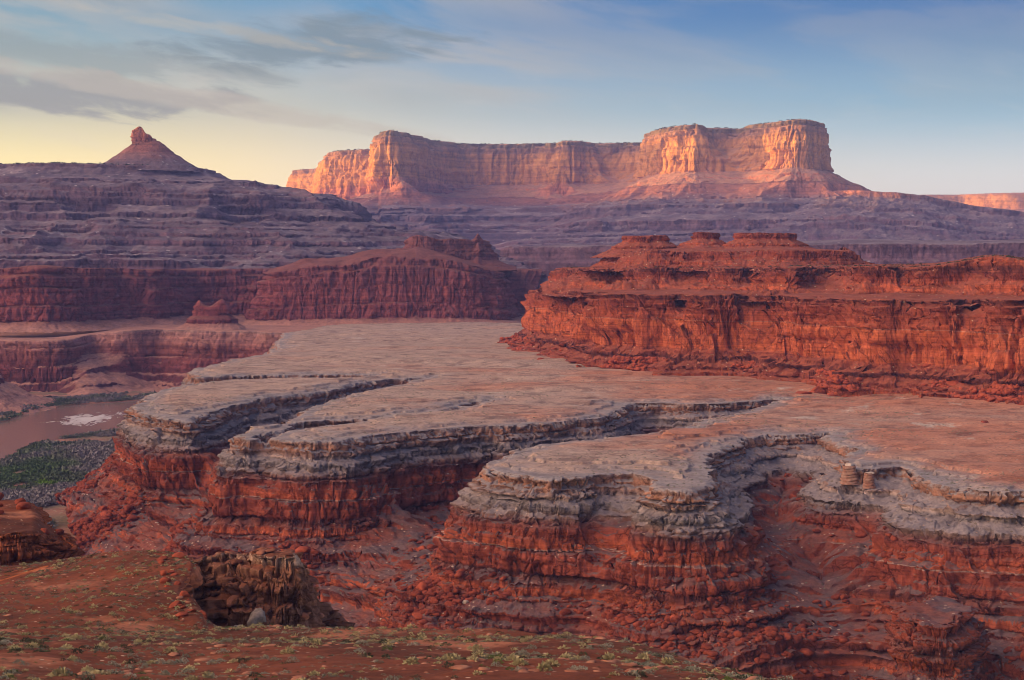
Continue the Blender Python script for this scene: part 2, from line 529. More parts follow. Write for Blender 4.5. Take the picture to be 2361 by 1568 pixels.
def rock_mat(name, stops, zr, dust, dust_lo=0.55, dust_hi=0.85, warp=1.5, ns=1.0, var=0.35, bump=0.5, bs=1.0, bd=0.5, tint=None, dots=None, rough=0.95, streak=0.0, crk=(0.16, 0.28), crs=0.55):
    """strata coloured by height, loose debris on the flat places, mottling and bump"""
    m = bpy.data.materials.new(name); m.use_nodes = True
    t = NT(m.node_tree); t.n.clear()
    geo = t.node('ShaderNodeNewGeometry')
    pos = geo.outputs['Position']
    sp = t.node('ShaderNodeSeparateXYZ'); t.put(sp.inputs[0], pos)
    z = sp.outputs[2]
    n1 = t.noise(pos, 0.05 * ns, 3)
    zw = t.math('ADD', z, t.math('MULTIPLY', t.math('SUBTRACT', n1, 0.5), warp * 2))
    f = t.math('DIVIDE', t.math('SUBTRACT', zw, zr[0]), zr[1] - zr[0], clamp=True)
    st = [((zz - zr[0]) / (zr[1] - zr[0]), c) for zz, c in stops]
    base = t.ramp(f, st)
    # thin beds
    bed = t.noise(t.scale(pos, (0.02 * ns, 0.02 * ns, 1.1 * ns)), 1.0, 4, 0.6)
    base = t.mix(1.0, base, t.ramp(bed, [(0.25, (1 - var,) * 3), (0.5, (1, 1, 1)), (0.75, (1 + var * 0.8,) * 3)]), 'MULTIPLY')
    mot = t.noise(pos, 0.35 * ns, 5, 0.65)
    base = t.mix(1.0, base, t.ramp(mot, [(0.28, (1 - var * 0.9, 1 - var, 1 - var)), (0.5, (1, 1, 1)), (0.75, (1 + var * 0.7, 1 + var * 0.6, 1 + var * 0.6))]), 'MULTIPLY')
    if streak:   # dark streaks down the faces: varnish, deepened to paint in shade contrast
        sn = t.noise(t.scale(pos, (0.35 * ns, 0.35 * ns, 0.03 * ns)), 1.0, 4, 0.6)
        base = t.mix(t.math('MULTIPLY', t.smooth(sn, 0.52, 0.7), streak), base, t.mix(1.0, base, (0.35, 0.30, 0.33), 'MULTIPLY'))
    nz = t.node('ShaderNodeSeparateXYZ'); t.put(nz.inputs[0], geo.outputs['Normal'])
    dn = t.noise(pos, 0.25 * ns, 4, 0.6)
    slope = t.math('ADD', nz.outputs[2], t.math('MULTIPLY', t.math('SUBTRACT', dn, 0.5), 0.35))
    dm = t.smooth(slope, dust_lo, dust_hi)
    if callable(dust):
        dcol = dust(t, pos, z)
    else:
        dcol = dust
    dvar = t.noise(pos, 0.9 * ns, 5, 0.7)
    dcol = t.mix(1.0, dcol, t.ramp(dvar, [(0.3, (0.72, 0.70, 0.70)), (0.5, (1, 1, 1)), (0.72, (1.3, 1.27, 1.22))]), 'MULTIPLY')
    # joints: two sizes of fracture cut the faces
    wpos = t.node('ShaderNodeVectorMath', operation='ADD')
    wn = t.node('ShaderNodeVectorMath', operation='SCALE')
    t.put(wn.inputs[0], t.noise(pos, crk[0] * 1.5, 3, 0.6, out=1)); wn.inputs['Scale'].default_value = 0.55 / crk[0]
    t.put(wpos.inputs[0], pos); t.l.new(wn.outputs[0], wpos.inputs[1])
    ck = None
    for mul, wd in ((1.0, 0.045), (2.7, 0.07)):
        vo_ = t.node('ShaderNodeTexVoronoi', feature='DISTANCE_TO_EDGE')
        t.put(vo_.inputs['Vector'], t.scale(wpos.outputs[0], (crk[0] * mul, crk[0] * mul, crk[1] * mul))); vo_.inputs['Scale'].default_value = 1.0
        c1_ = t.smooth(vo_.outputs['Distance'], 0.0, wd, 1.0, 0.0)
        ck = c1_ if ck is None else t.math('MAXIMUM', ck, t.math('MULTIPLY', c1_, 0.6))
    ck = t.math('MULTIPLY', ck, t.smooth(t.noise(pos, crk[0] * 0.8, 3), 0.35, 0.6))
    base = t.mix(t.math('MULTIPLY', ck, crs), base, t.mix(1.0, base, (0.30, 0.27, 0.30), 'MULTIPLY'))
    patch = t.noise(t.scale(pos, (0.11 * ns, 0.11 * ns, 0.3 * ns)), 1.0, 5, 0.7)
    dcol = t.mix(1.0, dcol, t.ramp(patch, [(0.32, (0.70, 0.68, 0.68)), (0.5, (1, 1, 1)), (0.68, (1.22, 1.18, 1.12))]), 'MULTIPLY')
    col = t.mix(dm, base, dcol)
    if dots:   # pale stones and dark scrub, a speck each
        sc, dens, c1, c2 = dots
        vo = t.node('ShaderNodeTexVoronoi', feature='F1')
        t.put(vo.inputs['Vector'], pos); vo.inputs['Scale'].default_value = sc
        hv = t.node('ShaderNodeSeparateColor'); t.put(hv.inputs[0], vo.outputs['Color'])
        on = t.math('MULTIPLY', t.smooth(vo.outputs['Distance'], 0.42, 0.30), t.math('LESS_THAN', hv.outputs[0], dens))
        on = t.math('MULTIPLY', on, dm)
        col = t.mix(on, col, t.mix(t.math('GREATER_THAN', hv.outputs[1], 0.5), c1, c2))
    if tint:
        col = t.mix(1.0, col, tint, 'MULTIPLY')
    b1 = t.noise(pos, 0.8 * bs, 6, 0.68)
    bv = t.noise(t.scale(pos, (0.25 * bs, 0.25 * bs, 2.2 * bs)), 1.0, 4, 0.6)
    hgt = t.math('ADD', b1, t.math('MULTIPLY', bv, 0.6))
    hgt = t.math('SUBTRACT', hgt, t.math('MULTIPLY', t.math('MULTIPLY', ck, t.math('SUBTRACT', 1.0, dm)), 0.8))
    bp = t.node('ShaderNodeBump'); bp.inputs['Strength'].default_value = bump; bp.inputs['Distance'].default_value = bd
    t.put(bp.inputs['Height'], hgt)
    bsdf = t.node('ShaderNodeBsdfPrincipled')
    t.put(bsdf.inputs['Base Color'], col)
    bsdf.inputs['Roughness'].default_value = rough
    bsdf.inputs['Specular IOR Level'].default_value = 0.15
    t.l.new(bp.outputs[0], bsdf.inputs['Normal'])
    out = t.node('ShaderNodeOutputMaterial')
    t.l.new(bsdf.outputs[0], out.inputs[0])
    return m


def plain_mat(name, c1, c2, sc=1.0, rough=0.95, bump=0.3, bd=0.1):
    m = bpy.data.materials.new(name); m.use_nodes = True
    t = NT(m.node_tree)
    bsdf = t.n['Principled BSDF']
    pos = t.node('ShaderNodeNewGeometry').outputs['Position']
    oi = t.node('ShaderNodeObjectInfo').outputs['Random']
    n = t.noise(pos, sc, 5, 0.65)
    n = t.math('ADD', n, t.math('MULTIPLY', t.math('SUBTRACT', oi, 0.5), 0.3))
    t.put(bsdf.inputs['Base Color'], t.ramp(n, [(0.3, c1), (0.7, c2)]))
    bsdf.inputs['Roughness'].default_value = rough
    bsdf.inputs['Specular IOR Level'].default_value = 0.1
    if bump:
        bp = t.node('ShaderNodeBump'); bp.inputs['Strength'].default_value = bump; bp.inputs['Distance'].default_value = bd
        t.put(bp.inputs['Height'], t.noise(pos, sc * 3, 5, 0.65))
        t.l.new(bp.outputs[0], bsdf.inputs['Normal'])
    return m


RED = (0.34, 0.078, 0.036); RED2 = (0.21, 0.048, 0.030); DRED = (0.095, 0.027, 0.023); BRICK = (0.40, 0.10, 0.05)
PALE = (0.27, 0.19, 0.185); GREY = (0.175, 0.15, 0.165); TAN = (0.25, 0.135, 0.105); CHALK = (0.36, 0.26, 0.24)


def bench_dust(t, pos, z):
    at = t.node('ShaderNodeAttribute', attribute_name='edge').outputs['Fac']
    px = t.node('ShaderNodeSeparateXYZ'); t.put(px.inputs[0], pos)
    n = t.noise(t.scale(pos, (0.6, 1, 1)), 0.011, 5, 0.6)
    east = t.math('MULTIPLY', t.smooth(px.outputs[0], -150, 200), 0.22)
    east = t.math('SUBTRACT', east, t.math('MULTIPLY', t.smooth(px.outputs[1], 900, 1500), 0.16))
    up = t.mix(t.smooth(t.math('ADD', n, east), 0.50, 0.80), (0.36, 0.255, 0.215), (0.38, 0.165, 0.11))
    blot = t.noise(pos, 0.07, 6, 0.7)
    up = t.mix(t.smooth(blot, 0.50, 0.62), up, t.mix(1.0, up, (0.62, 0.58, 0.60), 'MULTIPLY'))
    up = t.mix(t.smooth(t.noise(pos, 0.045, 6, 0.7), 0.58, 0.68), up, (0.42, 0.33, 0.29))
    grey = t.smooth(t.math('ADD', at, t.math('MULTIPLY', t.math('SUBTRACT', t.noise(pos, 0.045, 4), 0.5), 30)), -16, 1)
    up = t.mix(grey, up, (0.25, 0.215, 0.225))
    mid = (0.205, 0.17, 0.185)
    c = t.mix(t.smooth(z, -64.0, -61.5), mid, up)
    low = t.mix(t.smooth(t.noise(pos, 0.06, 3), 0.4, 0.62), (0.115, 0.072, 0.078), (0.185, 0.060, 0.045))
    return t.mix(t.smooth(z, -73.5, -69.8), low, c)


M_bench = rock_mat('bench_rock', [
    (-120, DRED), (-115, RED2), (-112.5, (0.15, 0.095, 0.105)), (-111, (0.13, 0.07, 0.075)), (-109.5, RED), (-106, DRED), (-103, RED), (-100, (0.12, 0.045, 0.045)), (-97, RED2), (-94, DRED), (-91, RED), (-88, DRED), (-86.8, DRED),
    (-86, RED2), (-80.3, RED2), (-80.0, CHALK), (-79.7, RED), (-75.5, RED2), (-73, (0.12, 0.045, 0.042)), (-71.5, (0.17, 0.10, 0.09)), (-70, (0.16, 0.12, 0.12)), (-68, GREY), (-66.6, CHALK), (-66.2, PALE), (-64.5, TAN), (-63.2, (0.30, 0.145, 0.10)), (-62, TAN), (-61, PALE), (-58, GREY)],
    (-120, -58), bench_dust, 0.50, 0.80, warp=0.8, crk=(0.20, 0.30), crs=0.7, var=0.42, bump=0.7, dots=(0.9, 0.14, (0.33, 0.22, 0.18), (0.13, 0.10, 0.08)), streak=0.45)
M_butte = rock_mat('butte_rock', [
    (-62, CHALK), (-60.5, (0.42, 0.10, 0.045)), (-56, RED2), (-50, DRED), (-46, RED2), (-44.5, (0.44, 0.11, 0.046)), (-36, (0.38, 0.09, 0.04)), (-28.6, (0.44, 0.11, 0.046)), (-28.3, (0.40, 0.17, 0.12)), (-28.0, RED), (-17, RED2), (-14, DRED), (-10, (0.42, 0.10, 0.045)), (-2, RED2), (2, DRED), (6, RED), (14, RED2), (17, DRED), (22, (0.42, 0.10, 0.045)), (27, RED2), (36, DRED)],
    (-62, 36), (0.25, 0.070, 0.042), 0.55, 0.85, warp=0.7, streak=0.8, crk=(0.17, 0.06), crs=0.75, var=0.42, bump=0.7, bd=0.8, bs=0.8, dots=(0.7, 0.06, (0.5, 0.35, 0.25), (0.17, 0.15, 0.1)))  # heavy streaks put extra shade contrast into the butte's colour
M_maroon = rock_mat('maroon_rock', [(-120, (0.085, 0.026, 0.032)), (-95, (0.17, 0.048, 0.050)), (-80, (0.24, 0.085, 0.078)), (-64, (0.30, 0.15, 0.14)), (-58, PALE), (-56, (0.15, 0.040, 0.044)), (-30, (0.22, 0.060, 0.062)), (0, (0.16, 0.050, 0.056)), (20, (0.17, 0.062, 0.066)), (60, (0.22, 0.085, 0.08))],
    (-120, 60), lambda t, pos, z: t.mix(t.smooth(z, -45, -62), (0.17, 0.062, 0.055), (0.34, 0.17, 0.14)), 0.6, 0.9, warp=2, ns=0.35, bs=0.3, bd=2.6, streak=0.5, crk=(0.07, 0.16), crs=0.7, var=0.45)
M_slope = rock_mat('slope_rock', [(-60, (0.14, 0.060, 0.080)), (20, (0.11, 0.062, 0.088)), (60, (0.14, 0.078, 0.100)), (100, (0.085, 0.055, 0.085)), (140, (0.15, 0.085, 0.10)), (170, (0.080, 0.055, 0.080)), (200, (0.18, 0.10, 0.10)), (225, (0.26, 0.105, 0.08)), (330, (0.36, 0.15, 0.09))],  # purple shale, coloured bluer and darker to stand in for distance haze
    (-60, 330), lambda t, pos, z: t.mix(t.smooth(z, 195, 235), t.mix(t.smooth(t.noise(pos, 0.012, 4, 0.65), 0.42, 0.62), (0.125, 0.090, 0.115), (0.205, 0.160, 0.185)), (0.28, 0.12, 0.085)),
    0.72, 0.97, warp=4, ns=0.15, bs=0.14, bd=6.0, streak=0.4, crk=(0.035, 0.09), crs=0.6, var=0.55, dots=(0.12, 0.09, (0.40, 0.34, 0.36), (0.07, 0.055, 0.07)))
M_mesa = rock_mat('mesa_rock', [(180, (0.30, 0.14, 0.11)), (230, (0.38, 0.14, 0.09)), (290, (0.44, 0.17, 0.09)), (300, (0.46, 0.195, 0.06)), (380, (0.50, 0.225, 0.065)), (402, (0.38, 0.17, 0.06)), (408, (0.26, 0.13, 0.08)), (418, (0.30, 0.15, 0.09)), (426, (0.16, 0.10, 0.06)), (445, (0.16, 0.11, 0.06))],
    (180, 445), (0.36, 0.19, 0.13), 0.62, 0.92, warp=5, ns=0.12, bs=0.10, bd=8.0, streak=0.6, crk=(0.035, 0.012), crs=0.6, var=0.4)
M_soil = rock_mat('hill_soil', [(-80, DRED), (-55, RED2), (-40, (0.36, 0.11, 0.05)), (-20, (0.34, 0.10, 0.05))], (-80, -20),
    lambda t, pos, z: t.mix(t.smooth(t.noise(pos, 0.07, 5, 0.6), 0.55, 0.66), t.mix(t.smooth(t.noise(pos, 0.03, 3), 0.4, 0.6), (0.100, 0.028, 0.014), (0.155, 0.041, 0.019)), (0.30, 0.11, 0.062)),
    0.55, 0.85, warp=1, ns=2.0, bs=3.0, bd=0.12, dots=(2.2, 0.05, (0.5, 0.33, 0.24), (0.16, 0.13, 0.09)))
M_outcrop = rock_mat('outcrop_rock', [(-80, (0.15, 0.045, 0.032)), (-60, (0.15, 0.060, 0.045)), (-50, (0.18, 0.085, 0.062)), (-45.5, (0.20, 0.085, 0.056)), (-42.5, (0.24, 0.11, 0.07)), (-41.5, (0.36, 0.23, 0.17))], (-80, -41),
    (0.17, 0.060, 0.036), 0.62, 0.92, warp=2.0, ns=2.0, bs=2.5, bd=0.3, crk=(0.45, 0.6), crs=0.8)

# ------------------------------------------------------------------ the rock bench with its promontories
RIM = [(3400, 733), (1400, 738), (1235, 746), (1185, 735), (1130, 729), (1040, 730), (990, 734), (850, 741), (740, 752), (676, 763), (655, 770), (640, 785),
       (650, 802), (600, 815), (530, 829), (470, 846), (449, 856), (452, 868), (520, 866), (600, 863), (700, 862), (830, 861), (880, 861),
       (800, 868), (650, 871), (520, 875), (440, 885), (350, 901), (320, 915), (314, 935), (330, 952), (380, 966), (440, 968), (500, 948), (560, 926), (616, 912), (700, 905), (770, 892),
       (877, 872), (965, 868), (1010, 866), (953, 878), (840, 904), (710, 938), (650, 968), (580, 985), (535, 998), (545, 1012), (600, 1010), (630, 992), (720, 968), (850, 962), (1030, 944), (1080, 925), (1130, 922), (1010, 946),
       (915, 957), (765, 976), (654, 991), (624, 1000), (632, 1012), (700, 1016), (780, 1014), (840, 1000), (930, 990), (1040, 982), (1200, 975), (1372, 962), (1420, 943), (1458, 926), (1527, 926), (1600, 930),
       (1740, 925), (1790, 918), (1733, 936), (1682, 953), (1568, 984), (1483, 1001), (1339, 1013), (1242, 1024), (1184, 1044), (1129, 1059), (1114, 1072), (1125, 1086), (1200, 1094), (1300, 1098),
       (1400, 1085), (1470, 1080), (1520, 1094), (1560, 1120), (1600, 1118), (1625, 1080), (1640, 1040), (1680, 1012), (1747, 998), (1836, 997), (1901, 993), (1940, 1008), (1960, 1030),
       (1940, 1055), (1945, 1072), (1990, 1078), (2050, 1070), (2085, 1068), (2140, 1092), (2165, 1112), (2200, 1122), (2276, 1132), (2361, 1130), (2500, 1150), (2700, 1190), (3000, 1150), (3400, 1000)]
bench_poly = [pz(u, v, -60.0) for u, v in RIM]
PA = [(0, -60), (1.0, -60.6), (1.3, -63.2), (3.0, -63.8), (3.2, -66.3), (5.5, -67.5), (6.0, -69.5), (8.0, -70.8), (8.6, -72.6), (10.5, -73.2), (10.9, -79.6), (11.8, -79.9), (12.3, -86.5),
      (14, -88.3)] + ledges(14, -88.3, 43, -119, 9, 21, 0.62)
PB = [(0, -60), (0.6, -60.4), (0.9, -63.6), (7.0, -65.2), (7.3, -67.2), (13, -69.0), (13.5, -71.4), (15.5, -72.0), (16.1, -76.5), (20, -78.2), (20.8, -84.0)] + ledges(21, -84.2, 78, -119.5, 12, 22, 0.6)


def bench_blend(X, Y):
    u = X / Y * F + CU
    b = sst(u, 1350, 1850) * 0.8 + 0.2 + 0.45 * fbm2(X, Y, 55, 2, 77)
    tip = np.exp(-((u - 700) / 130) ** 2 - ((Y - 590) / 60) ** 2) + np.exp(-((u - 360) / 80) ** 2 - ((Y - 700) / 70) ** 2)
    return np.clip(b - tip, 0, 1) * sst(u, 420, 760)


def bench_top(X, Y, D):
    un = fbm2(X, Y, 90, 3, 5) * 1.4 * sst(-D, 0, 60) + fbm2(X, Y, 12, 3, 6) * 0.16
    Dn = D + 9 * fbm2(X, Y, 32, 3, 7) + 3 * fbm2(X, Y, 8, 3, 8)
    gate = sst(fbm2(X, Y, 26, 3, 10), -0.15, 0.2)
    steps = 0.9 * sst(-Dn, 4, 4.0 + 0.9 + 3 * (1 - gate)) + 1.0 * (gate * sst(-Dn, 11, 12.4) + (1 - gate) * sst(-Dn, 9, 22)) + 1.4 * sst(-Dn, 18, 95)
    wash = fbm2(X * 0.30 + 0.12 * Y, Y, 60, 3, 9)
    rills = -np.maximum(0, 0.22 - np.abs(wash)) * 9.0 * sst(-D, 8, 50)
    return un + steps + rills - 0.6


bench = plateau('rock_bench', bench_poly, PA, -120, 2480, 1180, rows([(345, 395, 0.0015), (395, 800, 0.00066), (800, 1150, 0.0012), (1150, 2300, 0.003)]), M_bench, prof2=PB, blend=bench_blend,
                top=bench_top, rag=((7, 45, 3), (2.2, 9, 3)), style=dict(bs=[-125, -119, -116.5, -115, -113, -111, -108.5, -107, -104.5, -103, -100.5, -98.5, -96.6, -95, -93, -91, -89.5, -86.6, -83.2, -79.8, -76.4, -73.2, -71.8, -70.6, -69.2, -68.1, -66.3, -65.2, -63.2, -62, -61, -60, -57],
                           lay=(0.9, 3.2), joint=5.0, amp=0.85, crack=1.4, rough=0.5, rs=2.5, flute=1.0, fs=14, rub=0.7, rubs=2.2, sb=2.0, bulge=0.6), zend=10, seed=3, seg=9, block=(3.0, 7.0), talus=(14, -92, 0.66, 45, 7), ddscale=lambda X, Y: 1 - 0.42 * sst(X / Y * F + CU, 330, 200))
tag(bench.obj, kind='structure')

WB = [pd(2098, 386), pd(2130, 379), pd(2175, 376), pd(2215, 382), pd(2225, 397), pd(2180, 404), pd(2110, 398)]
butt = plateau('rock_buttress', WB, [(0, -78.5), (0.8, -79.3), (1.0, -81.5), (2.2, -82.1), (2.0, -85.5), (3.6, -86.2), (3.4, -90), (6, -91.6), (6.4, -94.5), (10, -97), (11, -101), (20, -110)], 2010, 2330, 320, rows([(345, 425, 0.0005)]), M_bench,
               top=lambda X, Y, D: 0.9 * fbm2(X, Y, 5, 3, 131) + 0.04 * (Y - 455), rag=((4.5, 10, 3), (1.2, 3, 3)), block=(2.5, 4), topfade=0.8,
               style=dict(lay=(0.8, 2.4), joint=3.0, amp=0.7, crack=1.2, rough=0.8, rs=3, flute=0.8, fs=6, rub=0.5, rubs=1.6), seed=131, zend=1, stride=3)
tag(butt.obj, 'squat dark blocky rock buttress standing low on the slope at the lower right', 'rock')

# ------------------------------------------------------------------ red butte on the bench
FOOT = [(1150, 806), (1240, 826), (1290, 848), (1400, 864), (1530, 880), (1700, 884), (1820, 902), (1900, 919), (2060, 938), (2200, 950), (2361, 958), (2600, 975)]
butte_rim = []
for u, v in FOOT:
    x, y = pz(u, v, -60.0)
    butte_rim.append((x + 22 * (1 if u < 1300 else 0.25), y + 50))
near = [(x, y) for x, y in butte_rim]
BR = [pd(u, d) for u, d in [(1255, 1330), (1285, 1225), (1340, 1120), (1375, 1095), (1415, 1120), (1455, 1005), (1540, 980), (1575, 1020), (1610, 950), (1690, 938), (1730, 1020), (1765, 975), (1790, 925), (1850, 890), (1888, 940), (1915, 885), (1965, 865), (1990, 912), (2012, 840), (2060, 803), (2092, 850),
      (2125, 790), (2205, 772), (2240, 822), (2290, 755), (2361, 742), (2500, 730), (2900, 760), (2900, 1300), (2400, 1450), (1800, 1500), (1400, 1550), (1270, 1450)]]
PC = [(0, -13), (1.2, -13.6), (1.8, -16.2), (4.0, -16.8), (4.4, -21), (6.0, -21.6), (6.8, -28.2), (7.3, -28.4), (8.5, -44.8), (15, -49.5), (15.6, -51.5), (23, -54.5), (24, -56.2), (29, -57.0), (30.5, -60.3), (33, -61.5)]
b1 = empty('red_butte')
tag(b1, 'long stepped red sandstone butte with three small caprocks on the right of the pale bench', 'butte')
rb = rows([(640, 1200, 0.00095), (1200, 1500, 0.002)])
butte_lo = plateau('cliff_band', BR, PC, 1060, 2480, 900, rb, M_butte, top=lambda X, Y, D: fbm2(X, Y, 40, 3, 15) * 2.5 + 0.02 * np.clip(-D, 0, 120), rag=((20, 60, 3), (4.5, 14, 3)),
                   style=dict(bs=[-66, -61, -59.2, -57, -55, -53, -51.2, -49, -46.5, -36, -28.2, -25.8, -23.4, -21.2, -19, -17, -15, -13, -11, -8, -5], lay=(1.2, 6), joint=7, amp=1.2, crack=3.2, rough=0.9, rs=4, flute=5.5, fs=30, rub=0.9, rubs=3.2, bulge=0.7, sb=1.6), parent=b1, seed=21, topfade=1.0, zend=2, seg=14, block=(7.5, 15), talus=(8.6, -46.5, 0.62, 40, 9))
BU = [pd(u, d) for u, d in [(1305, 1330), (1335, 1235), (1400, 1180), (1440, 1200), (1475, 1140), (1540, 1120), (1590, 1180), (1640, 1090), (1700, 1060), (1750, 1130), (1790, 1010), (1830, 985), (1880, 1080), (1950, 1060), (1985, 960), (2050, 935), (2090, 990), (2140, 905), (2200, 885), (2250, 930), (2300, 860), (2361, 845), (2500, 830), (2900, 840), (2900, 1250), (2400, 1400), (1800, 1450), (1450, 1500), (1320, 1420)]]
PD = [(0, 3), (1, 2.5), (1.5, 0.8), (3.5, 0.2), (3.9, -3.4), (5.0, -3.8), (5.4, -7.5), (10, -9.3), (10.3, -11.5), (14, -12.6), (14.4, -14), (20, -17)]
butte_mid = plateau('middle_ledge', BU, PD, 1230, 2480, 700, rows([(800, 1500, 0.0013)]), M_butte, top=lambda X, Y, D: fbm2(X, Y, 50, 3, 16) * 1.5 + 0.03 * np.clip(-D, 0, 100) + 5.5 * np.exp(-(((X / Y * F + CU) - 2290) / 90) ** 2), rag=((22, 55, 3), (4, 12, 3)),
                    style=dict(lay=(1.0, 3.0), joint=6, amp=1.2, crack=2.2, rough=0.9, rs=4, rub=0.9, rubs=3, flute=2.0, fs=24), parent=b1, seed=22, zend=40, talus=(3.5, -5, 0.42, 35, 7), block=(6, 12))
BT = [pd(1405, 1290), pd(1440, 1230), pd(1520, 1190), pd(1600, 1200), pd(1680, 1170), pd(1750, 1150), pd(1850, 1140), pd(1930, 1150), pd(1950, 1230), pd(1800, 1330), pd(1500, 1380), pd(1415, 1350)]
PE = [(0, 20), (1, 19.5), (1.6, 17.4), (3.6, 17), (4.2, 14.3), (6, 13.8), (6.4, 12.4), (14, 9.0), (14.4, 6.8), (19, 5.6), (19.3, 4.2), (30, 0.6)]
butte_up = plateau('upper_ledge', BT, PE, 1330, 2080, 620, rows([(1060, 1450, 0.0011)]), M_butte, top=lambda X, Y, D: fbm2(X, Y, 40, 3, 17) * 1.5 - 4.5 + 0.04 * np.clip(-D, 0, 60), rag=((16, 45, 3), (4, 12, 3)),
                   style=dict(lay=(0.8, 2.4), joint=6, amp=1.0, crack=2.0, rough=0.9, rs=4, rub=0.9, rubs=3, flute=3, fs=22), parent=b1, seed=23, zend=30, talus=(4, 13, 0.5, 35, 7), block=(5, 10))
for i, (u0c, u1c, d0, zt) in enumerate([(1443, 1532, 1262, 28.2), (1600, 1652, 1262, 30.8), (1698, 1832, 1245, 29.8)]):
    CP = [pd(u0c, d0), pd((u0c + u1c) / 2, d0 - 7), pd(u1c, d0), pd(u1c, d0 + 26), pd(u0c, d0 + 26)]
    plateau('caprock', CP, [(0, zt), (0.5, zt - 0.6), (0.4, zt - 1.6), (1.2, zt - 2), (0.6, zt - 4.8), (9, zt - 8.5), (9.6, zt - 10), (26, zt - 17)], u0c - 110, u1c + 110, 300, rows([(1205, 1330, 0.0006)]), M_butte,
            rag=((4, 12, 3), (1.5, 5, 2)), top=lambda X, Y, D: 0.9 * fbm2(X, Y, 8, 3, 66), style=dict(lay=(1.0, 2.4), joint=4, amp=0.7, crack=1.6, rough=0.8, rs=3, rub=0.5), parent=b1, seed=60 + i, smooth_it=1)

# ------------------------------------------------------------------ far wall across the river
W2 = [pd(u, d) for u, d in [(-500, 1640), (-150, 1630), (0, 1620), (110, 1610), (160, 1625), (190, 1680), (235, 1690), (300, 1675), (374, 1700), (390, 1690), (480, 1665), (560, 1665), (660, 1640), (900, 1640), (1500, 3400), (-700, 3400)]]
PF = [(0, -60), (1.5, -61), (2.2, -68), (4, -69), (5.5, -88), (8, -89), (10, -104), (14, -106), (16, -112), (24, -118.5)]
PF2 = [(0, -60), (1.5, -61), (2.2, -68), (4, -69), (5.5, -80), (28, -93), (29, -97), (52, -108), (53, -110), (75, -119)]
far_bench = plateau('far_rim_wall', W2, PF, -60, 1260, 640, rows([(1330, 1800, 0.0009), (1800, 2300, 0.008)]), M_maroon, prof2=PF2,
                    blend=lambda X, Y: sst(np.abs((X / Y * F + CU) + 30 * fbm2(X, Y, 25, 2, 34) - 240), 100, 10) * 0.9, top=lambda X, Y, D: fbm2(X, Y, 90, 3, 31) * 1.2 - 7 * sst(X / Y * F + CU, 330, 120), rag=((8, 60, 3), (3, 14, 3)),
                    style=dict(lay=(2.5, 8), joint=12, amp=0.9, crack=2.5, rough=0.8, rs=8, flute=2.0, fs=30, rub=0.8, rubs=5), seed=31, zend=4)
tag(far_bench.obj, 'maroon cliff wall across the river, its rim carrying a flat pinkish shelf', 'cliff')
W3 = [pd(-500, 1300), pd(-110, 1380), pd(-60, 1420), pd(-50, 1480), pd(-90, 1500), pd(-500, 1500)]
spur = plateau('river_spur', W3, [(0, -78), (2, -84), (20, -96), (22, -100), (50, -113), (70, -119)], -200, 260, 240, rows([(1180, 1560, 0.0011)]), M_maroon, rag=((8, 40, 3),),
               style=dict(lay=(2, 5), joint=8, amp=0.8, crack=1.5, rough=0.8, rs=6, rub=1.2, rubs=5), seed=33, zend=4)
tag(spur.obj, 'dark red rubble spur dropping to the river at the left edge', 'slope')

# ------------------------------------------------------------------ maroon walls and butte
W4 = [pd(-500, 1740), pd(-100, 1735), pd(40, 1745), pd(90, 1722), pd(130, 1745), pd(160, 1790), pd(230, 1800), pd(262, 1860), pd(320, 1860), pd(355, 1890), pd(390, 1960), pd(450, 2000), pd(700, 2050), pd(1400, 2100), pd(1400, 2700), pd(-500, 2700)]
PG = [(0, 3), (2, 1), (4, -4), (10, -7), (12, -18), (15, -19), (20, -36), (24, -37), (31, -52), (52, -59), (60, -62)]
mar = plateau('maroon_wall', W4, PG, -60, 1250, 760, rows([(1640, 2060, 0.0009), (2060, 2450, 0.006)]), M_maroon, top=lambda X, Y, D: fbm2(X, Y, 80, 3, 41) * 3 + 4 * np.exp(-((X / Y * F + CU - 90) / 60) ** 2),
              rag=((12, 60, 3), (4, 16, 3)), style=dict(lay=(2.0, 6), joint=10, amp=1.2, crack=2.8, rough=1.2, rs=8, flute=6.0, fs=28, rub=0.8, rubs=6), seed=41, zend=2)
tag(mar.obj, 'banded maroon cliff wall with ribbed buttresses behind the far shelf, left side', 'cliff')
b2 = empty('maroon_butte')
tag(b2, 'isolated maroon butte with a pointed ridge, standing mid-picture behind the pale bench', 'butte')
W5 = [pd(612, 1905), pd(640, 1880), pd(700, 1875), pd(800, 1872), pd(920, 1868), pd(1040, 1872), pd(1105, 1885), pd(1140, 1930), pd(1150, 2060), pd(900, 2150), pd(640, 2030)]
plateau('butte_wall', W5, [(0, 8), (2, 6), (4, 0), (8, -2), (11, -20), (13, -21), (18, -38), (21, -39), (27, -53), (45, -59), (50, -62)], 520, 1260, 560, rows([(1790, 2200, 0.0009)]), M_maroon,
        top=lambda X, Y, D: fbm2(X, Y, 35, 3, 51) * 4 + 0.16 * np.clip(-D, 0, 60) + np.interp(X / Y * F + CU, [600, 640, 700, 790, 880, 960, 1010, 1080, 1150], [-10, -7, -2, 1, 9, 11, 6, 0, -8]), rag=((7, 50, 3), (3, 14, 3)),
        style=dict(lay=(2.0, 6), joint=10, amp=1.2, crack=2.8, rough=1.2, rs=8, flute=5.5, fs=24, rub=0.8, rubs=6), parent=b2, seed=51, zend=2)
W6 = [pd(930, 1985), pd(962, 1975), pd(1000, 1985), pd(1060, 2010), pd(1120, 2030), pd(1125, 2060), pd(1040, 2050), pd(960, 2010)]
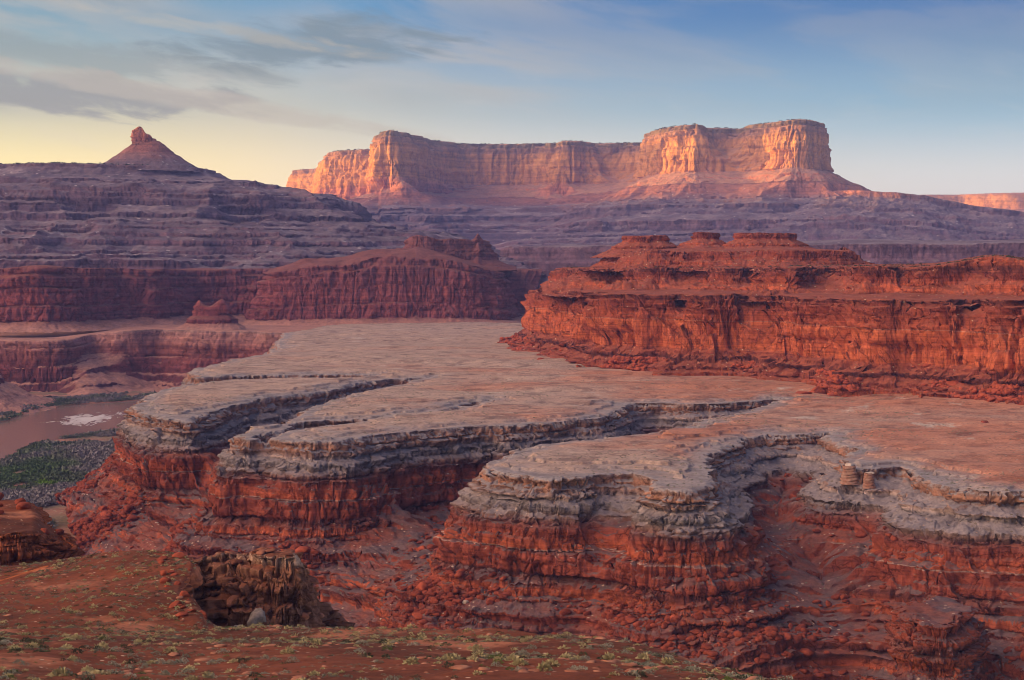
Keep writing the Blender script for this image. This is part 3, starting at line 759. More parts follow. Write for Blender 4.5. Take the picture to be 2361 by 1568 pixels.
plateau('upper_ridge', W6, [(0, 44), (2, 41), (3, 34), (14, 24), (15, 18), (32, 8), (50, 2)], 860, 1210, 330, rows([(1890, 2120, 0.0009)]), M_maroon,
        top=lambda X, Y, D: 5 * np.exp(-((X / Y * F + CU - 970) / 25) ** 2) + 8 * np.exp(-((X / Y * F + CU - 1102) / 7) ** 2) - 4 + fbm2(X, Y, 12, 3, 52) * 2, rag=((3, 16, 3),),
        style=dict(lay=(2.0, 4), joint=8, amp=0.9, crack=1.6, rough=0.8, rs=8, flute=2.5, fs=14, rub=0.8, rubs=6), parent=b2, seed=52)
W7 = [pd(448, 1722), pd(462, 1712), pd(520, 1712), pd(530, 1722), pd(525, 1734), pd(455, 1734)]
fins = plateau('twin_fin_rock', W7, [(0, -37), (1, -38), (2, -46), (8, -50), (9, -54), (20, -60), (22, -61)], 385, 580, 260, rows([(1670, 1770, 0.0006)]), M_maroon,
               top=lambda X, Y, D: (7 * np.exp(-((X / Y * F + CU - 457) / 14) ** 2) + 8 * np.exp(-((X / Y * F + CU - 512) / 18) ** 2) + 0.8 * fbm2(X, Y, 4, 2, 53)) * sst(D, 3, -5), rag=((1.5, 9, 3),),
               style=dict(lay=(1.2, 3), joint=5, amp=0.6, crack=1.2, rough=0.5, rs=5, rub=0.4), seed=53, smooth_it=1)
tag(fins.obj, 'small double-humped red rock fin standing on the far shelf', 'rock')
W8 = [pd(1150, 2850), pd(1200, 2800), pd(1280, 2790), pd(1500, 2600), pd(1900, 2500), pd(2400, 2400), pd(3000, 2400), pd(3000, 2800), pd(1900, 2850), pd(1300, 3000), pd(1165, 2960)]
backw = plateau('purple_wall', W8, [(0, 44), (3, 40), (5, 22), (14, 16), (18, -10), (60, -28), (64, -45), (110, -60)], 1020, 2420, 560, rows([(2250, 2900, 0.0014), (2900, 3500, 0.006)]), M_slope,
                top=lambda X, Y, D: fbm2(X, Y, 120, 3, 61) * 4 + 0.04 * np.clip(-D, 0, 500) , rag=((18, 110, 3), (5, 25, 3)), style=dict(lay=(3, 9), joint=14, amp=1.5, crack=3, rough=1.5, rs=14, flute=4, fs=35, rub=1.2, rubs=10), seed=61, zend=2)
tag(backw.obj, 'shadowed purple ledge wall seen behind the left end of the red butte', 'cliff')

# ------------------------------------------------------------------ big ridge with the rock spire
W9 = [pd(-900, 2950), pd(-200, 2900), pd(100, 2870), pd(260, 2900), pd(430, 2960), pd(500, 3060), pd(470, 3300), pd(-900, 3400)]
PR = [(0, 193), (5, 181), (30, 172)] + ledges(30, 172, 640, -4, 24, 3)
PR2 = [(0, 193), (3, 188), (40, 170)] + ledges(40, 170, 600, -4, 20, 8)
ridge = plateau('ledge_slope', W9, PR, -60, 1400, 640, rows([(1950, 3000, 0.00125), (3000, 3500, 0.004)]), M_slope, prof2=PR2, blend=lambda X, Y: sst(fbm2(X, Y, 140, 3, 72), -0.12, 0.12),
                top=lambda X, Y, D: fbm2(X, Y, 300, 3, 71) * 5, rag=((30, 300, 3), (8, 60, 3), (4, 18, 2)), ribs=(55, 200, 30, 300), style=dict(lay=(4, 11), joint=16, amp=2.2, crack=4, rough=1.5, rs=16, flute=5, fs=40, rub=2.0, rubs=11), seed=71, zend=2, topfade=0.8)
tag(ridge.obj, 'great purple slope of broken ledges rising to a flat skyline under the rock spire', 'slope')
b3 = empty('rock_spire')
tag(b3, 'lone stubby rock tower on a cone of red rubble, on the left skyline', 'spire')
c3 = pd(335, 3010)
W10 = [(c3[0] - 14, c3[1] - 10), (c3[0] + 2, c3[1] - 14), (c3[0] + 22, c3[1] - 6), (c3[0] + 24, c3[1] + 14), (c3[0] - 12, c3[1] + 16)]
plateau('talus_cone', W10, [(0, 243), (22, 226), (26, 222), (75, 192), (90, 183)], 180, 500, 260, rows([(2880, 3140, 0.0008)]), M_slope, rag=((5, 40, 3),),
        style=dict(lay=(2, 5), joint=10, amp=1, crack=1, rough=1, rs=9, rub=1.2, rubs=8), parent=b3, seed=75)
W11 = [(c3[0] - 23, c3[1] - 8), (c3[0] - 14, c3[1] - 14), (c3[0] + 8, c3[1] - 14), (c3[0] + 20, c3[1] - 2), (c3[0] + 16, c3[1] + 12), (c3[0] - 20, c3[1] + 10)]
plateau('rock_tower', W11, [(0, 262), (0.6, 259), (1.2, 252), (1.6, 240), (2.4, 230), (3.4, 216)], 290, 375, 160, rows([(2960, 3060, 0.00045)]), M_mesa,
        top=lambda X, Y, D: 7 * np.exp(-((X / Y * F + CU - 321) / 10) ** 2) - 7 * sst(X / Y * F + CU, 326, 338) - 8 * sst(X / Y * F + CU, 345, 352) + 1.2 * fbm2(X, Y, 5, 2, 76), rag=((1.5, 9, 2),), topfade=0.6,
        style=dict(lay=(3, 7), joint=7, amp=1, crack=1.5, rough=1, rs=8, flute=2, fs=9, rub=0.5), parent=b3, seed=76, smooth_it=1)

# ------------------------------------------------------------------ the big mesa
b4 = empty('great_mesa')
tag(b4, 'huge flat-topped sandstone mesa filling the skyline, its two prows lit orange', 'mesa')
W12 = [pd(676, 6760), pd(700, 6700), pd(742, 6650), pd(748, 6300), pd(757, 5800), pd(775, 5720), pd(830, 5640), pd(874, 5620), pd(880, 5110), pd(886, 5070), pd(905, 5060), pd(940, 5180), pd(1000, 5450), pd(1060, 5590), pd(1180, 5600), pd(1290, 5550), pd(1303, 5420), pd(1345, 5440), pd(1365, 5540), pd(1500, 5470),
       pd(1505, 5040), pd(1520, 4940), pd(1560, 4860), pd(1612, 4800), pd(1625, 4920), pd(1705, 4960), pd(1730, 4840), pd(1780, 4760), pd(1838, 4680), pd(1868, 4740), pd(1882, 4840), pd(1880, 5300), pd(1700, 6900), pd(700, 7400)]
PM = [(0, 440), (3, 437), (5, 426), (10, 423), (12, 408), (15, 404), (20, 350), (27, 298), (50, 284), (125, 228), (150, 214)] + ledges(150, 214, 1000, -60, 24, 5)
PM2 = [(0, 440), (3, 436), (5, 425), (10, 422), (12, 407), (15, 402), (22, 340), (31, 258), (60, 244), (150, 200)] + ledges(150, 200, 1000, -60, 22, 6)
mesa = plateau('mesa', W12, PM, 560, 2420, 900, rows([(3500, 4600, 0.0016), (4600, 5800, 0.0007), (5800, 7000, 0.002)]), M_mesa, prof2=PM2, blend=lambda X, Y: sst((X / Y * F + CU) + 500 * fbm2(X, Y, 260, 3, 82), 1250, 1000),
               top=lambda X, Y, D: fbm2(X, Y, 500, 2, 81) * 5 - 16 * sst(X / Y * F + CU, 879, 872), rag=((16, 260, 3), (14, 90, 3), (4, 22, 2)), ribs=(75, 260, 60, 420), smooth_it=1, dw=0.8, seg=22, stride=3,
               style=dict(lay=(8, 40), joint=30, amp=2.6, crack=6, rough=3, rs=22, flute=20, fs=75, rub=3.0, rubs=20, bulge=0.5), parent=b4, seed=81, zend=4,
               split=[('cliff_cap', -1e9, 190, M_mesa), ('ledge_skirt', 190, 1e9, M_slope)], topfade=0.9)
W15 = [pd(1880, 4700), pd(1950, 4450), pd(2040, 4330), pd(2130, 4300), pd(2200, 4340), pd(2300, 4280), pd(2450, 4250), pd(2700, 4300), pd(2700, 4900), pd(1880, 5200)]
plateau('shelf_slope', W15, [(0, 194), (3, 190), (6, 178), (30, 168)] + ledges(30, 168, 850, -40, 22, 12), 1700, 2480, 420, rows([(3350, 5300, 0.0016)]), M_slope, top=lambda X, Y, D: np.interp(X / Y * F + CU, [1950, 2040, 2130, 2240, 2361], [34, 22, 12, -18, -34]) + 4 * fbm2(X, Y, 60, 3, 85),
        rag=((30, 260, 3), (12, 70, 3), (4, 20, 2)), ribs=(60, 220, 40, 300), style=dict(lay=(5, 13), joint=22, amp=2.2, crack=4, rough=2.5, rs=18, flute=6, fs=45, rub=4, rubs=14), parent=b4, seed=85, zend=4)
W13 = [pd(1880, 8500), pd(2100, 8300), pd(2230, 8250), pd(2361, 8000), pd(2700, 7900), pd(3500, 8000), pd(3500, 10000), pd(-500, 10000), pd(-500, 8300), pd(300, 8600), pd(560, 8300), pd(660, 8200), pd(800, 8800)]
farm = plateau('distant_plateau', W13, [(0, 396), (10, 380), (30, 310), (300, 220), (320, 190), (700, 100), (1200, -60)], -200, 2560, 500, rows([(6800, 8600, 0.0025), (8600, 10100, 0.02)]), M_mesa,
               rag=((150, 900, 3), (50, 200, 3)), style=dict(lay=(8, 20), joint=50, amp=4, crack=8, rough=6, rs=40, flute=20, fs=120, rub=5, rubs=40), seed=91, zend=4)
tag(farm.obj, kind='structure')
# unseen plateau added on the sun's side to cast the shadow over the canyon
W14 = [(-3600, 1200), (-3550, 2500), (-3700, 3600), (-3550, 5200), (-3800, 7500), (-7000, 7500), (-7000, -3000), (-3800, -3000), (-3500, -500)]
Pw = smooth_poly(W14, 3)
n = len(Pw)
lv = [(0, 440), (30, 300), (300, 180), (1000, -60)]
cx, cy = -5000, 2200
V = []
for dd, zz in lv:
    for i in range(n):
        tx, ty = Pw[(i + 1) % n] - Pw[i - 1]
        L = math.hypot(tx, ty)
        nx_, ny_ = -ty / L, tx / L
        if (Pw[i][0] - cx) * nx_ + (Pw[i][1] - cy) * ny_ < 0:
            nx_, ny_ = -nx_, -ny_
        V.append((Pw[i][0] + nx_ * dd, Pw[i][1] + ny_ * dd, zz + (8 * math.sin(i * 1.7) if zz == 440 else 0)))
Q = [(k * n + i, k * n + (i + 1) % n, (k + 1) * n + (i + 1) % n, (k + 1) * n + i) for k in range(3) for i in range(n)]
west = new_mesh('shadow_plateau', V, Q, M_mesa)
cap = bpy.data.meshes.new('shadow_plateau_top'); cap.from_pydata(V[:n], [], [list(range(n))]); cap.materials.append(M_mesa)
import bmesh
bm = bmesh.new(); bm.from_mesh(west.data); bm.from_mesh(cap); bm.to_mesh(west.data); bm.free()
tag(west, kind='structure')

# ------------------------------------------------------------------ canyon floor and river
M_floor = rock_mat('floor_soil', [(-130, (0.22, 0.12, 0.09)), (-110, (0.22, 0.12, 0.09))], (-130, -110),
                   lambda t, pos, z: t.mix(t.smooth(t.noise(pos, 0.02, 4), 0.42, 0.6), (0.17, 0.12, 0.085), (0.27, 0.125, 0.09)), 0.3, 0.5, bs=1.0, bd=0.3, dots=(0.5, 0.3, (0.10, 0.10, 0.07), (0.30, 0.26, 0.2)))
RV = [(-900, 1300), (0, 1066), (17, 1062), (50, 1038), (86, 1024), (180, 1004), (318, 988), (420, 980), (420, 915), (316, 924), (207, 931), (129, 937), (77, 946), (43, 962), (0, 978), (-900, 1060)]
riv = smooth_poly([pz(u, v, -118.6) for u, v in RV], 2)
rr = rows([(330, 620, 0.004), (620, 1750, 0.0016), (1750, 10200, 0.02)])
uu = np.concatenate([np.linspace(-5000, -700, 40, endpoint=False), np.linspace(-700, 1900, 700, endpoint=False), np.linspace(1900, 7000, 50)])
X = ((uu - CU) / F)[None, :] * rr[:, None]; Y = np.repeat(rr[:, None], len(uu), 1)
D, _, _ = sdist(X, Y, riv)
Z = -118.0 + fbm2(X, Y, 40, 3, 101) * 0.35 + 1.2 * sst(D, 5, 80) * fbm2(X, Y, 90, 3, 103) - 2.6 * sst(D, 3, -4)
fl = grid_mesh('canyon_floor', X, Y, Z, np.ones(X.shape, bool), M_floor)
tag(fl, kind='structure')
m = bpy.data.materials.new('muddy_water'); m.use_nodes = True
t = NT(m.node_tree); bs_ = t.n['Principled BSDF']
pos = t.node('ShaderNodeNewGeometry').outputs['Position']
spz = t.node('ShaderNodeSeparateXYZ'); t.put(spz.inputs[0], pos)
rc = pz(205, 965, -118.6)
ex = t.math('DIVIDE', t.math('SUBTRACT', spz.outputs[0], rc[0]), 26.0)
ey = t.math('DIVIDE', t.math('SUBTRACT', spz.outputs[1], rc[1]), 62.0)
rad = t.math('SQRT', t.math('ADD', t.math('MULTIPLY', ex, ex), t.math('MULTIPLY', ey, ey)))
fn = t.noise(t.scale(pos, (0.10, 0.028, 1)), 1.0, 6, 0.7, dist=1.0)
foam = t.math('MULTIPLY', t.smooth(t.math('ADD', fn, t.math('MULTIPLY', t.math('SUBTRACT', 1.0, rad), 0.26)), 0.53, 0.74), t.smooth(rad, 1.9, 1.0))
t.put(bs_.inputs['Base Color'], t.mix(foam, (0.29, 0.175, 0.15), (0.55, 0.49, 0.50)))
t.put(bs_.inputs['Roughness'], t.math('ADD', t.math('MULTIPLY', foam, 0.6), 0.08))
bp = t.node('ShaderNodeBump'); bp.inputs['Strength'].default_value = 0.35; bp.inputs['Distance'].default_value = 0.3
t.put(bp.inputs['Height'], t.noise(t.scale(pos, (0.8, 0.3, 1)), 1.0, 4, 0.6)); t.l.new(bp.outputs[0], bs_.inputs['Normal'])
wz = -118.7
wv = [(-3200, 500, wz), (60, 500, wz), (60, 1650, wz), (-3200, 1650, wz)]
wat = new_mesh('river', wv, [(0, 1, 2, 3)], m)
tag(wat, kind='structure')

# ------------------------------------------------------------------ foreground hill
EDGE = [(-300, 1310, 250), (0, 1303, 238), (110, 1297, 234), (200, 1287, 232), (300, 1276, 230), (395, 1276, 228), (440, 1292, 222), (462, 1318, 215), (425, 1342, 209), (410, 1370, 202), (440, 1400, 196),
        (475, 1422, 190), (560, 1428, 182), (700, 1452, 173), (800, 1442, 172), (950, 1425, 172), (1080, 1413, 172), (1200, 1433, 168), (1300, 1470, 160), (1400, 1492, 155), (1600, 1535, 142), (1720, 1570, 133), (1800, 1610, 118), (1880, 1720, 100)]
hill_poly = [pd(u, d) for u, v, d in EDGE] + [pd(1950, 60), pd(-900, 60), pd(-900, 250)]
eu = [-300, 0, 110, 200, 300, 395, 440, 475, 560, 700, 800, 950, 1080, 1200, 1300, 1400, 1600, 1720, 1800]
em = {}
for u, v, d in EDGE:
    if u not in em: em[u] = (v, d)
ed = np.array([em[u][1] for u in eu if u in em]); ez = np.array([-(em[u][0] - HV) / F * em[u][1] for u in eu if u in em]); eu = np.array([u for u in eu if u in em])


def hill_z(X, Y):
    u = X / Y * F + CU
    d_ = np.maximum(np.interp(u, eu, ed), 181.0); z_ = np.where(u < 475, np.interp(u, eu, ez), -40.6)
    near_ = -25.1 + (-38.9 + 25.1) * (Y - 100) / 78.0
    far_ = -38.9 + (z_ + 38.9) * (Y - 178) / (d_ - 178)
    bl = sst(u, 640, 440) * sst(Y, 172, 184)
    base = near_ * (1 - bl) + far_ * bl
    rt = sst(u, 1250, 2000)
    ue = np.clip(u, 1200, 2600)
    base = base - rt * 3.0 * sst(Y, 90, 150)
    base = base + 1.1 * fbm2(X, Y, 22, 3, 111) * sst(Y, 90, 130) + 0.4 * fbm2(X, Y, 6, 4, 112)
    return base


PH = [(0, 0), (0.5, -0.2), (0.8, -2.0), (2.0, -2.6), (2.4, -6.5), (4, -7.2), (4.6, -13), (12, -18), (14, -24), (30, -36)]
hill = plateau('hillside', hill_poly, PH, -80, 2440, 1000, rows([(85, 320, 0.0016)]), M_soil, top=lambda X, Y, D: hill_z(X, Y), topfade=0.0, rag=((2.0, 14, 3), (0.7, 3, 3)),
               style=dict(lay=(0.5, 1.8), joint=2.2, amp=0.35, crack=0.5, rough=0.25, rs=1.2, rub=0.3, rubs=1.5, flute=0.8, fs=6), seed=111)
tag(hill.obj, kind='structure')
WL = [pd(-200, 262), pd(-60, 262), pd(40, 262), pd(95, 266), (pd(128, 270)), pd(110, 290), pd(20, 300), pd(-200, 300)]
ledge = plateau('rock_ledge', WL, [(0, -43.6), (0.5, -43.9), (0.7, -45.2), (1.5, -45.5), (1.3, -47.8), (2.4, -48.4), (2.6, -51), (6, -54), (8, -58)], -120, 260, 420, rows([(235, 310, 0.0006)]), M_soil,
                top=lambda X, Y, D: 0.5 * fbm2(X, Y, 5, 3, 141) + 0.5 - 2.6 * sst(X / Y * F + CU, 70, 140) + 1.2, rag=((2.0, 9, 3), (1.0, 3, 3)), block=(2.2, 3.0), style=dict(lay=(0.5, 2.2), joint=2.6, amp=0.6, crack=0.9, rough=0.7, rs=2.5, flute=0.8, fs=5, rub=0.4, rubs=1.2), seed=141, zend=1)
tag(ledge.obj, 'red rock ledge with a dark cliff end at the far left behind the near slope', 'rock')
WO = [pd(385, 236), pd(440, 238), pd(500, 240), pd(560, 242), pd(600, 236), pd(650, 235), pd(690, 239), pd(722, 245), pd(748, 252), pd(720, 262), pd(620, 268), pd(540, 268), pd(400, 262)]
outc = plateau('rock_outcrop', WO, [(0, -42.6), (1.2, -43.0), (1.3, -44.3), (2.6, -44.8), (2.7, -46.2), (3.6, -46.6), (3.5, -48.8), (5.0, -49.5), (5.2, -52.5), (7.0, -53.3), (7.4, -56), (12, -59), (14, -62), (22, -68)], 330, 900, 580, rows([(205, 290, 0.0007)]), M_outcrop,
               top=lambda X, Y, D: 1.1 * fbm2(X, Y, 6, 4, 121) - 0.32 * np.maximum(Y - 240, -3) - 1.0 * sst(X / Y * F + CU, 520, 440) - 7.5 * sst(X / Y * F + CU, 670, 755) + 0.9, rag=((3.0, 12, 3), (1.0, 3.5, 3)), topfade=0.35,
               style=dict(lay=(0.5, 1.8), joint=2.6, amp=0.75, crack=1.1, rough=0.5, rs=2.0, flute=0.5, fs=6, rub=0.5, rubs=1.6, sb=1.0, bulge=0.4), seed=121, zend=2, block=(2.2, 3.2))
tag(outc.obj, 'dark broken rock outcrop with a pale crest rising behind the near slope', 'outcrop')


# ------------------------------------------------------------------ loose things: boulders, hoodoos, shrubs
R = np.random.RandomState(7)
M_redstone = plain_mat('red_stone', (0.13, 0.028, 0.018), (0.34, 0.075, 0.04), 0.6, bump=0.6, bd=0.2)
M_palestone = plain_mat('pale_stone', (0.30, 0.22, 0.19), (0.50, 0.39, 0.34), 0.8, bump=0.6, bd=0.2)
M_brown = plain_mat('brown_stone', (0.12, 0.042, 0.028), (0.30, 0.12, 0.078), 0.9, bump=0.6, bd=0.15)
M_greystone = plain_mat('grey_stone', (0.12, 0.095, 0.09), (0.28, 0.225, 0.21), 1.2, bump=0.6, bd=0.1)


def ico(sub):
    b = bmesh.new(); bmesh.ops.create_icosphere(b, subdivisions=sub, radius=1.0)
    V = np.array([v.co[:] for v in b.verts]); Fc = np.array([[v.index for v in f.verts] for f in b.faces]); b.free()
    return V, Fc


ICO2 = ico(2); ICO3 = ico(3)


def rock_shape(seed, base=ICO3, cuts=9, flat=0.75, rough=0.08):
    """an angular block: a ball cut by planes, roughened"""
    r = np.random.RandomState(seed)
    V = base[0].copy()
    for _ in range(cuts):
        n_ = r.normal(size=3); n_ /= np.linalg.norm(n_)
        d_ = 0.45 + 0.35 * r.rand()
        k_ = V @ n_
        V = V - np.outer(np.maximum(k_ - d_, 0), n_)
    V = V * (1 + rough * fbm3(V[:, 0] * 3, V[:, 1] * 3, V[:, 2] * 3, 1.0, 3, seed)[:, None])
    V[:, 2] *= flat
    V[:, 0] *= 0.9 + 0.5 * r.rand()
    return V


def rotz(V, a_):
    c_, s_ = np.cos(a_), np.sin(a_)
    return np.stack([V[:, 0] * c_ - V[:, 1] * s_, V[:, 0] * s_ + V[:, 1] * c_, V[:, 2]], 1)


def merge(parts, name, mat, smooth=False):
    """many loose bits of one uncounted stuff as one mesh: parts = [(V, faces)]"""
    off = 0; VV = []; FF = []
    for V_, F_ in parts:
        VV.append(V_); FF.append(F_ + off); off += len(V_)
    return new_mesh(name, np.concatenate(VV), np.concatenate(FF), mat, None, smooth)


rock_meshes = {}
for nm, mt in (('red', M_redstone), ('pale', M_palestone)):
    lst = []
    for i in range(7):
        V_ = rock_shape(200 + i)
        o = new_mesh('boulder', V_, ICO3[1], mt, smooth=False)
        lst.append(o.data); bpy.data.objects.remove(o)
    rock_meshes[nm] = lst


def place_boulder(x, y, z, r, rnd, label, group=None, kind='red', name='boulder', cat='boulder', mesh=None):
    o = bpy.data.objects.new(name, mesh or rock_meshes[kind][rnd.randint(7)])
    S.collection.objects.link(o)
    o.location = (x, y, z + r * 0.22)
    o.scale = (r, r * (0.7 + 0.5 * rnd.rand()), r * (0.6 + 0.5 * rnd.rand()))
    o.rotation_euler = (rnd.rand() * 0.5 - 0.25, rnd.rand() * 0.5 - 0.25, rnd.rand() * 6.28)
    tag(o, label, cat, group)
    return o


def candidates(sf, dlo, dhi, rnd, n_, umin=-20, umax=2380, wt=None, vmin=0, vmax=1568):
    u_ = sf.X / sf.Y * F + CU; v_ = HV - sf.Z / sf.Y * F
    ok = sf.keep & (sf.D > dlo) & (sf.D < dhi) & (sf.steep < 0.35) & (u_ > umin) & (u_ < umax) & (v_ < vmax) & (v_ > vmin)
    ii = np.flatnonzero(ok.ravel())
    p_ = (sf.Y.ravel()[ii] ** 2)
    if wt is not None:
        p_ = p_ * np.clip(wt(sf.X.ravel()[ii], sf.Y.ravel()[ii]), 0, None)
    p_ = p_ / p_.sum()
    ii = rnd.choice(ii, n_, p=p_)
    return sf.X.ravel()[ii], sf.Y.ravel()[ii], sf.Z.ravel()[ii]


def scatter_rocks(sf, dlo, dhi, n_big, n_small, r_big, r_small, label, group, rnd, wt, name_small, kind='red', **kw):
    x, y, z = candidates(sf, dlo, dhi, rnd, n_big, wt=wt, **kw)
    for i in range(n_big):
        r = r_big[0] + (r_big[1] - r_big[0]) * rnd.rand() ** 2.5
        place_boulder(x[i], y[i], z[i], r, rnd, label, group, kind)
    x, y, z = candidates(sf, dlo, dhi, rnd, n_small, wt=wt, **kw)
    parts = []
    shapes = [rock_shape(300 + i, ICO2, 7) for i in range(6)]
    for i in range(n_small):
        r = r_small[0] + (r_small[1] - r_small[0]) * rnd.rand() ** 2.5
        V_ = rotz(shapes[rnd.randint(6)] * (r, r * (0.6 + 0.6 * rnd.rand()), r * (0.6 + 0.5 * rnd.rand())), rnd.rand() * 6.28)
        parts.append((V_ + (x[i], y[i], z[i] + 0.15 * r), ICO2[1]))
    o = merge(parts, name_small, M_redstone if kind == 'red' else M_palestone)
    tag(o, kind='stuff')


clump = lambda sc, sd: (lambda X, Y: np.maximum(fbm2(X, Y, sc, 3, sd) + 0.05, 0) ** 1.5)
scatter_rocks(bench, 16, 95, 84, 8000, (1.3, 3.0), (0.35, 1.9), 'angular dark red boulder on the rubble slope below the pale bench cliffs', 'boulders on the slopes below the bench', R, clump(25, 500), 'talus_rubble', vmin=1050)
scatter_rocks(bench, 6, 70, 16, 90, (0.6, 1.2), (0.2, 0.6), 'small pale block fallen on the slope below the bench rim', 'pale blocks below the bench rim', R, clump(18, 510), 'pale_rubble', kind='pale', vmin=900)
scatter_rocks(butte_lo, 26, 58, 56, 4500, (1.8, 4.2), (0.5, 2.2), 'angular red boulder in the rubble at the foot of the red butte', 'boulders at the foot of the red butte', R, clump(30, 520), 'butte_rubble', vmin=700)
x_, y_ = pz(2271, 983, -60); place_boulder(x_, y_, -59.2, 2.4, R, 'dark blocky boulder standing alone on the open pale bench at the far right')
x_, y_ = pz(1852, 913, -60); place_boulder(x_, y_, -59.6, 3.2, R, 'bright red rounded boulder at the outer edge of the rubble under the red butte')
x_, y_ = pz(1609, 893, -60); place_boulder(x_, y_, -59.6, 2.6, R, 'dark red boulder lying on the bare bench just below the middle of the butte foot')
x_, y_ = pz(1247, 838, -60); place_boulder(x_, y_, -59.6, 3.4, R, 'small dark boulder near the left end of the red butte foot')
x_, y_ = pz(2078, 941, -60); place_boulder(x_, y_, -59.8, 2.6, R, 'flat white slab boulder at the foot of the red butte', kind='pale')

# hoodoos: stacked, capped pillars at the rim, turned with uneven layers


def pillar(name, x, y, z0, h, r, label, cat, matS, matC, seed, cap=1.25, waist=0.8):
    root = empty(name, (x, y, z0)); tag(root, label, cat)
    r_ = np.random.RandomState(seed)
    na, nz = 48, 56
    zz = np.linspace(0, 1, nz); an = np.linspace(0, 2 * math.pi, na, endpoint=False)
    A, Zg = np.meshgrid(an, zz)
    lay = np.floor(Zg * 6 + 0.2 * np.sin(A * 2)); fr = Zg * 6 + 0.2 * np.sin(A * 2) - lay
    rad = r * (1.25 - (1.25 - waist) * np.sqrt(Zg)) * (1 + 0.10 * (1 - np.abs(2 * fr - 1) ** 3)) * (1 + 0.10 * np.take(r_.rand(9) - 0.5, lay.astype(int) + 1))
    xx = np.cos(A) * rad; yy = np.sin(A) * rad
    k_ = 1 + 0.28 * fbm3(xx * 1.0 / r, yy / r, Zg * h / r, 0.9, 4, seed)
    V_ = np.stack([xx * k_, yy * k_, Zg * h], -1).reshape(-1, 3)
    idx = np.arange(na * nz).reshape(nz, na); nx_ = np.roll(idx, -1, 1)
    q = np.stack([idx[:-1], nx_[:-1], nx_[1:], idx[1:]], -1).reshape(-1, 4)
    new_mesh('pillar', V_, q, matS, root)
    Vc = rock_shape(seed + 3, ICO3, 7, 0.32) * (r * cap * waist, r * cap * waist, r * 1.2 * waist)
    o = new_mesh('capstone', Vc + (0, 0, h), ICO3[1], matC, root)
    return root


def near_surf(sf, u, v):
    uu_ = sf.X / sf.Y * F + CU; vv_ = HV - sf.Z / sf.Y * F
    d2 = (uu_ - u) ** 2 + (vv_ - v) ** 2 + 1e5 * (~sf.keep)
    i = int(np.argmin(d2)); return sf.X.ravel()[i], sf.Y.ravel()[i], sf.Z.ravel()[i]


for (u, v, h, r, lab, sdv) in [(1958, 1112, 5.6, 2.3, 'stout banded pillar of rock, left of two standing before the bench cliff on the right', 61),
                          (2004, 1122, 4.6, 1.6, 'slimmer rock pillar, right of two standing before the bench cliff on the right', 62),
                          (590, 1004, 3.6, 2.8, 'low rock pedestal with a white flat cap between the two left promontories', 63)]:
    x_, y_, z_ = near_surf(bench, u, v)
    pillar('rock_pillar', x_, y_, z_ - 0.5, h, r, lab, 'rock pillar', M_palestone if sdv == 63 else plain_mat('pillar_rock', (0.20, 0.075, 0.05), (0.30, 0.18, 0.145), 0.8, bump=0.6, bd=0.2), M_palestone, sdv)

# pale broken boulder in front of the outcrop
x_, y_ = pd(592, 206); z_ = -(1424 - HV) / F * 206
for nm_, off, r, lab in (('boulder', (0, 0, -0.1), 2.0, 'big split grey boulder lying below the dark outcrop'), ('boulder', (-1.8, -1.0, -1.6), 1.5, 'small grey slab leaning on the split grey boulder')):
    V_ = rock_shape(411 + int(r * 10), ICO3, 22, 0.8, 0.3)
    mm = new_mesh('boulder', V_, ICO3[1], M_greystone, smooth=False).data
    bpy.data.objects.remove(bpy.data.objects[-1]) if False else None
    ob = [q_ for q_ in S.objects if q_.data == mm][0]
    ob.location = (x_ + off[0], y_ + off[1], z_ + off[2]); ob.scale = (r, r * 0.9, r); ob.rotation_euler = (0.3, 0.2, r)
    tag(ob, lab, 'boulder')
# blocks strewn over and below the outcrop
x, y, z = candidates(outc, -5, 14, R, 78, umin=430, umax=770, vmin=1255, vmax=1460)
brown = []
for i in range(5):
    o = new_mesh('boulder', rock_shape(260 + i, ICO2, 18, 0.5, 0.05), ICO2[1], M_brown, smooth=False)
    brown.append(o.data); bpy.data.objects.remove(o)
for i in range(78):
    place_boulder(x[i], y[i], z[i], 0.6 + 1.5 * R.rand() ** 1.8, R, 'brown angular block piled on the dark outcrop', 'blocks piled on the outcrop', mesh=brown[i % 5])

x, y, z = candidates(ledge, -30, 6, R, 14)
for i in range(14):
    place_boulder(x[i], y[i], z[i], 0.35 + 1.1 * R.rand() ** 2, R, 'small red block lying on the rock ledge at the far left', 'blocks on the far left ledge')
x, y, z = candidates(hill, -7, -0.2, R, 36, umin=360, umax=480, vmin=1270, vmax=1430)
for i in range(36):
    place_boulder(x[i], y[i], z[i] - 0.1, 0.25 + 0.8 * R.rand() ** 2, R, 'angular red block along the broken right edge of the near left slope', 'blocks along the broken edge of the near slope')
# --- shrubs
M_sage = plain_mat('sage_leaf', (0.13, 0.135, 0.10), (0.34, 0.33, 0.26), 1.5, bump=0)
M_straw = plain_mat('straw_leaf', (0.28, 0.24, 0.12), (0.50, 0.43, 0.24), 1.5, bump=0)
M_dark = plain_mat('dark_leaf', (0.028, 0.036, 0.022), (0.075, 0.085, 0.05), 1.5, bump=0)
M_green = plain_mat('green_leaf', (0.06, 0.09, 0.025), (0.15, 0.18, 0.06), 1.5, bump=0)


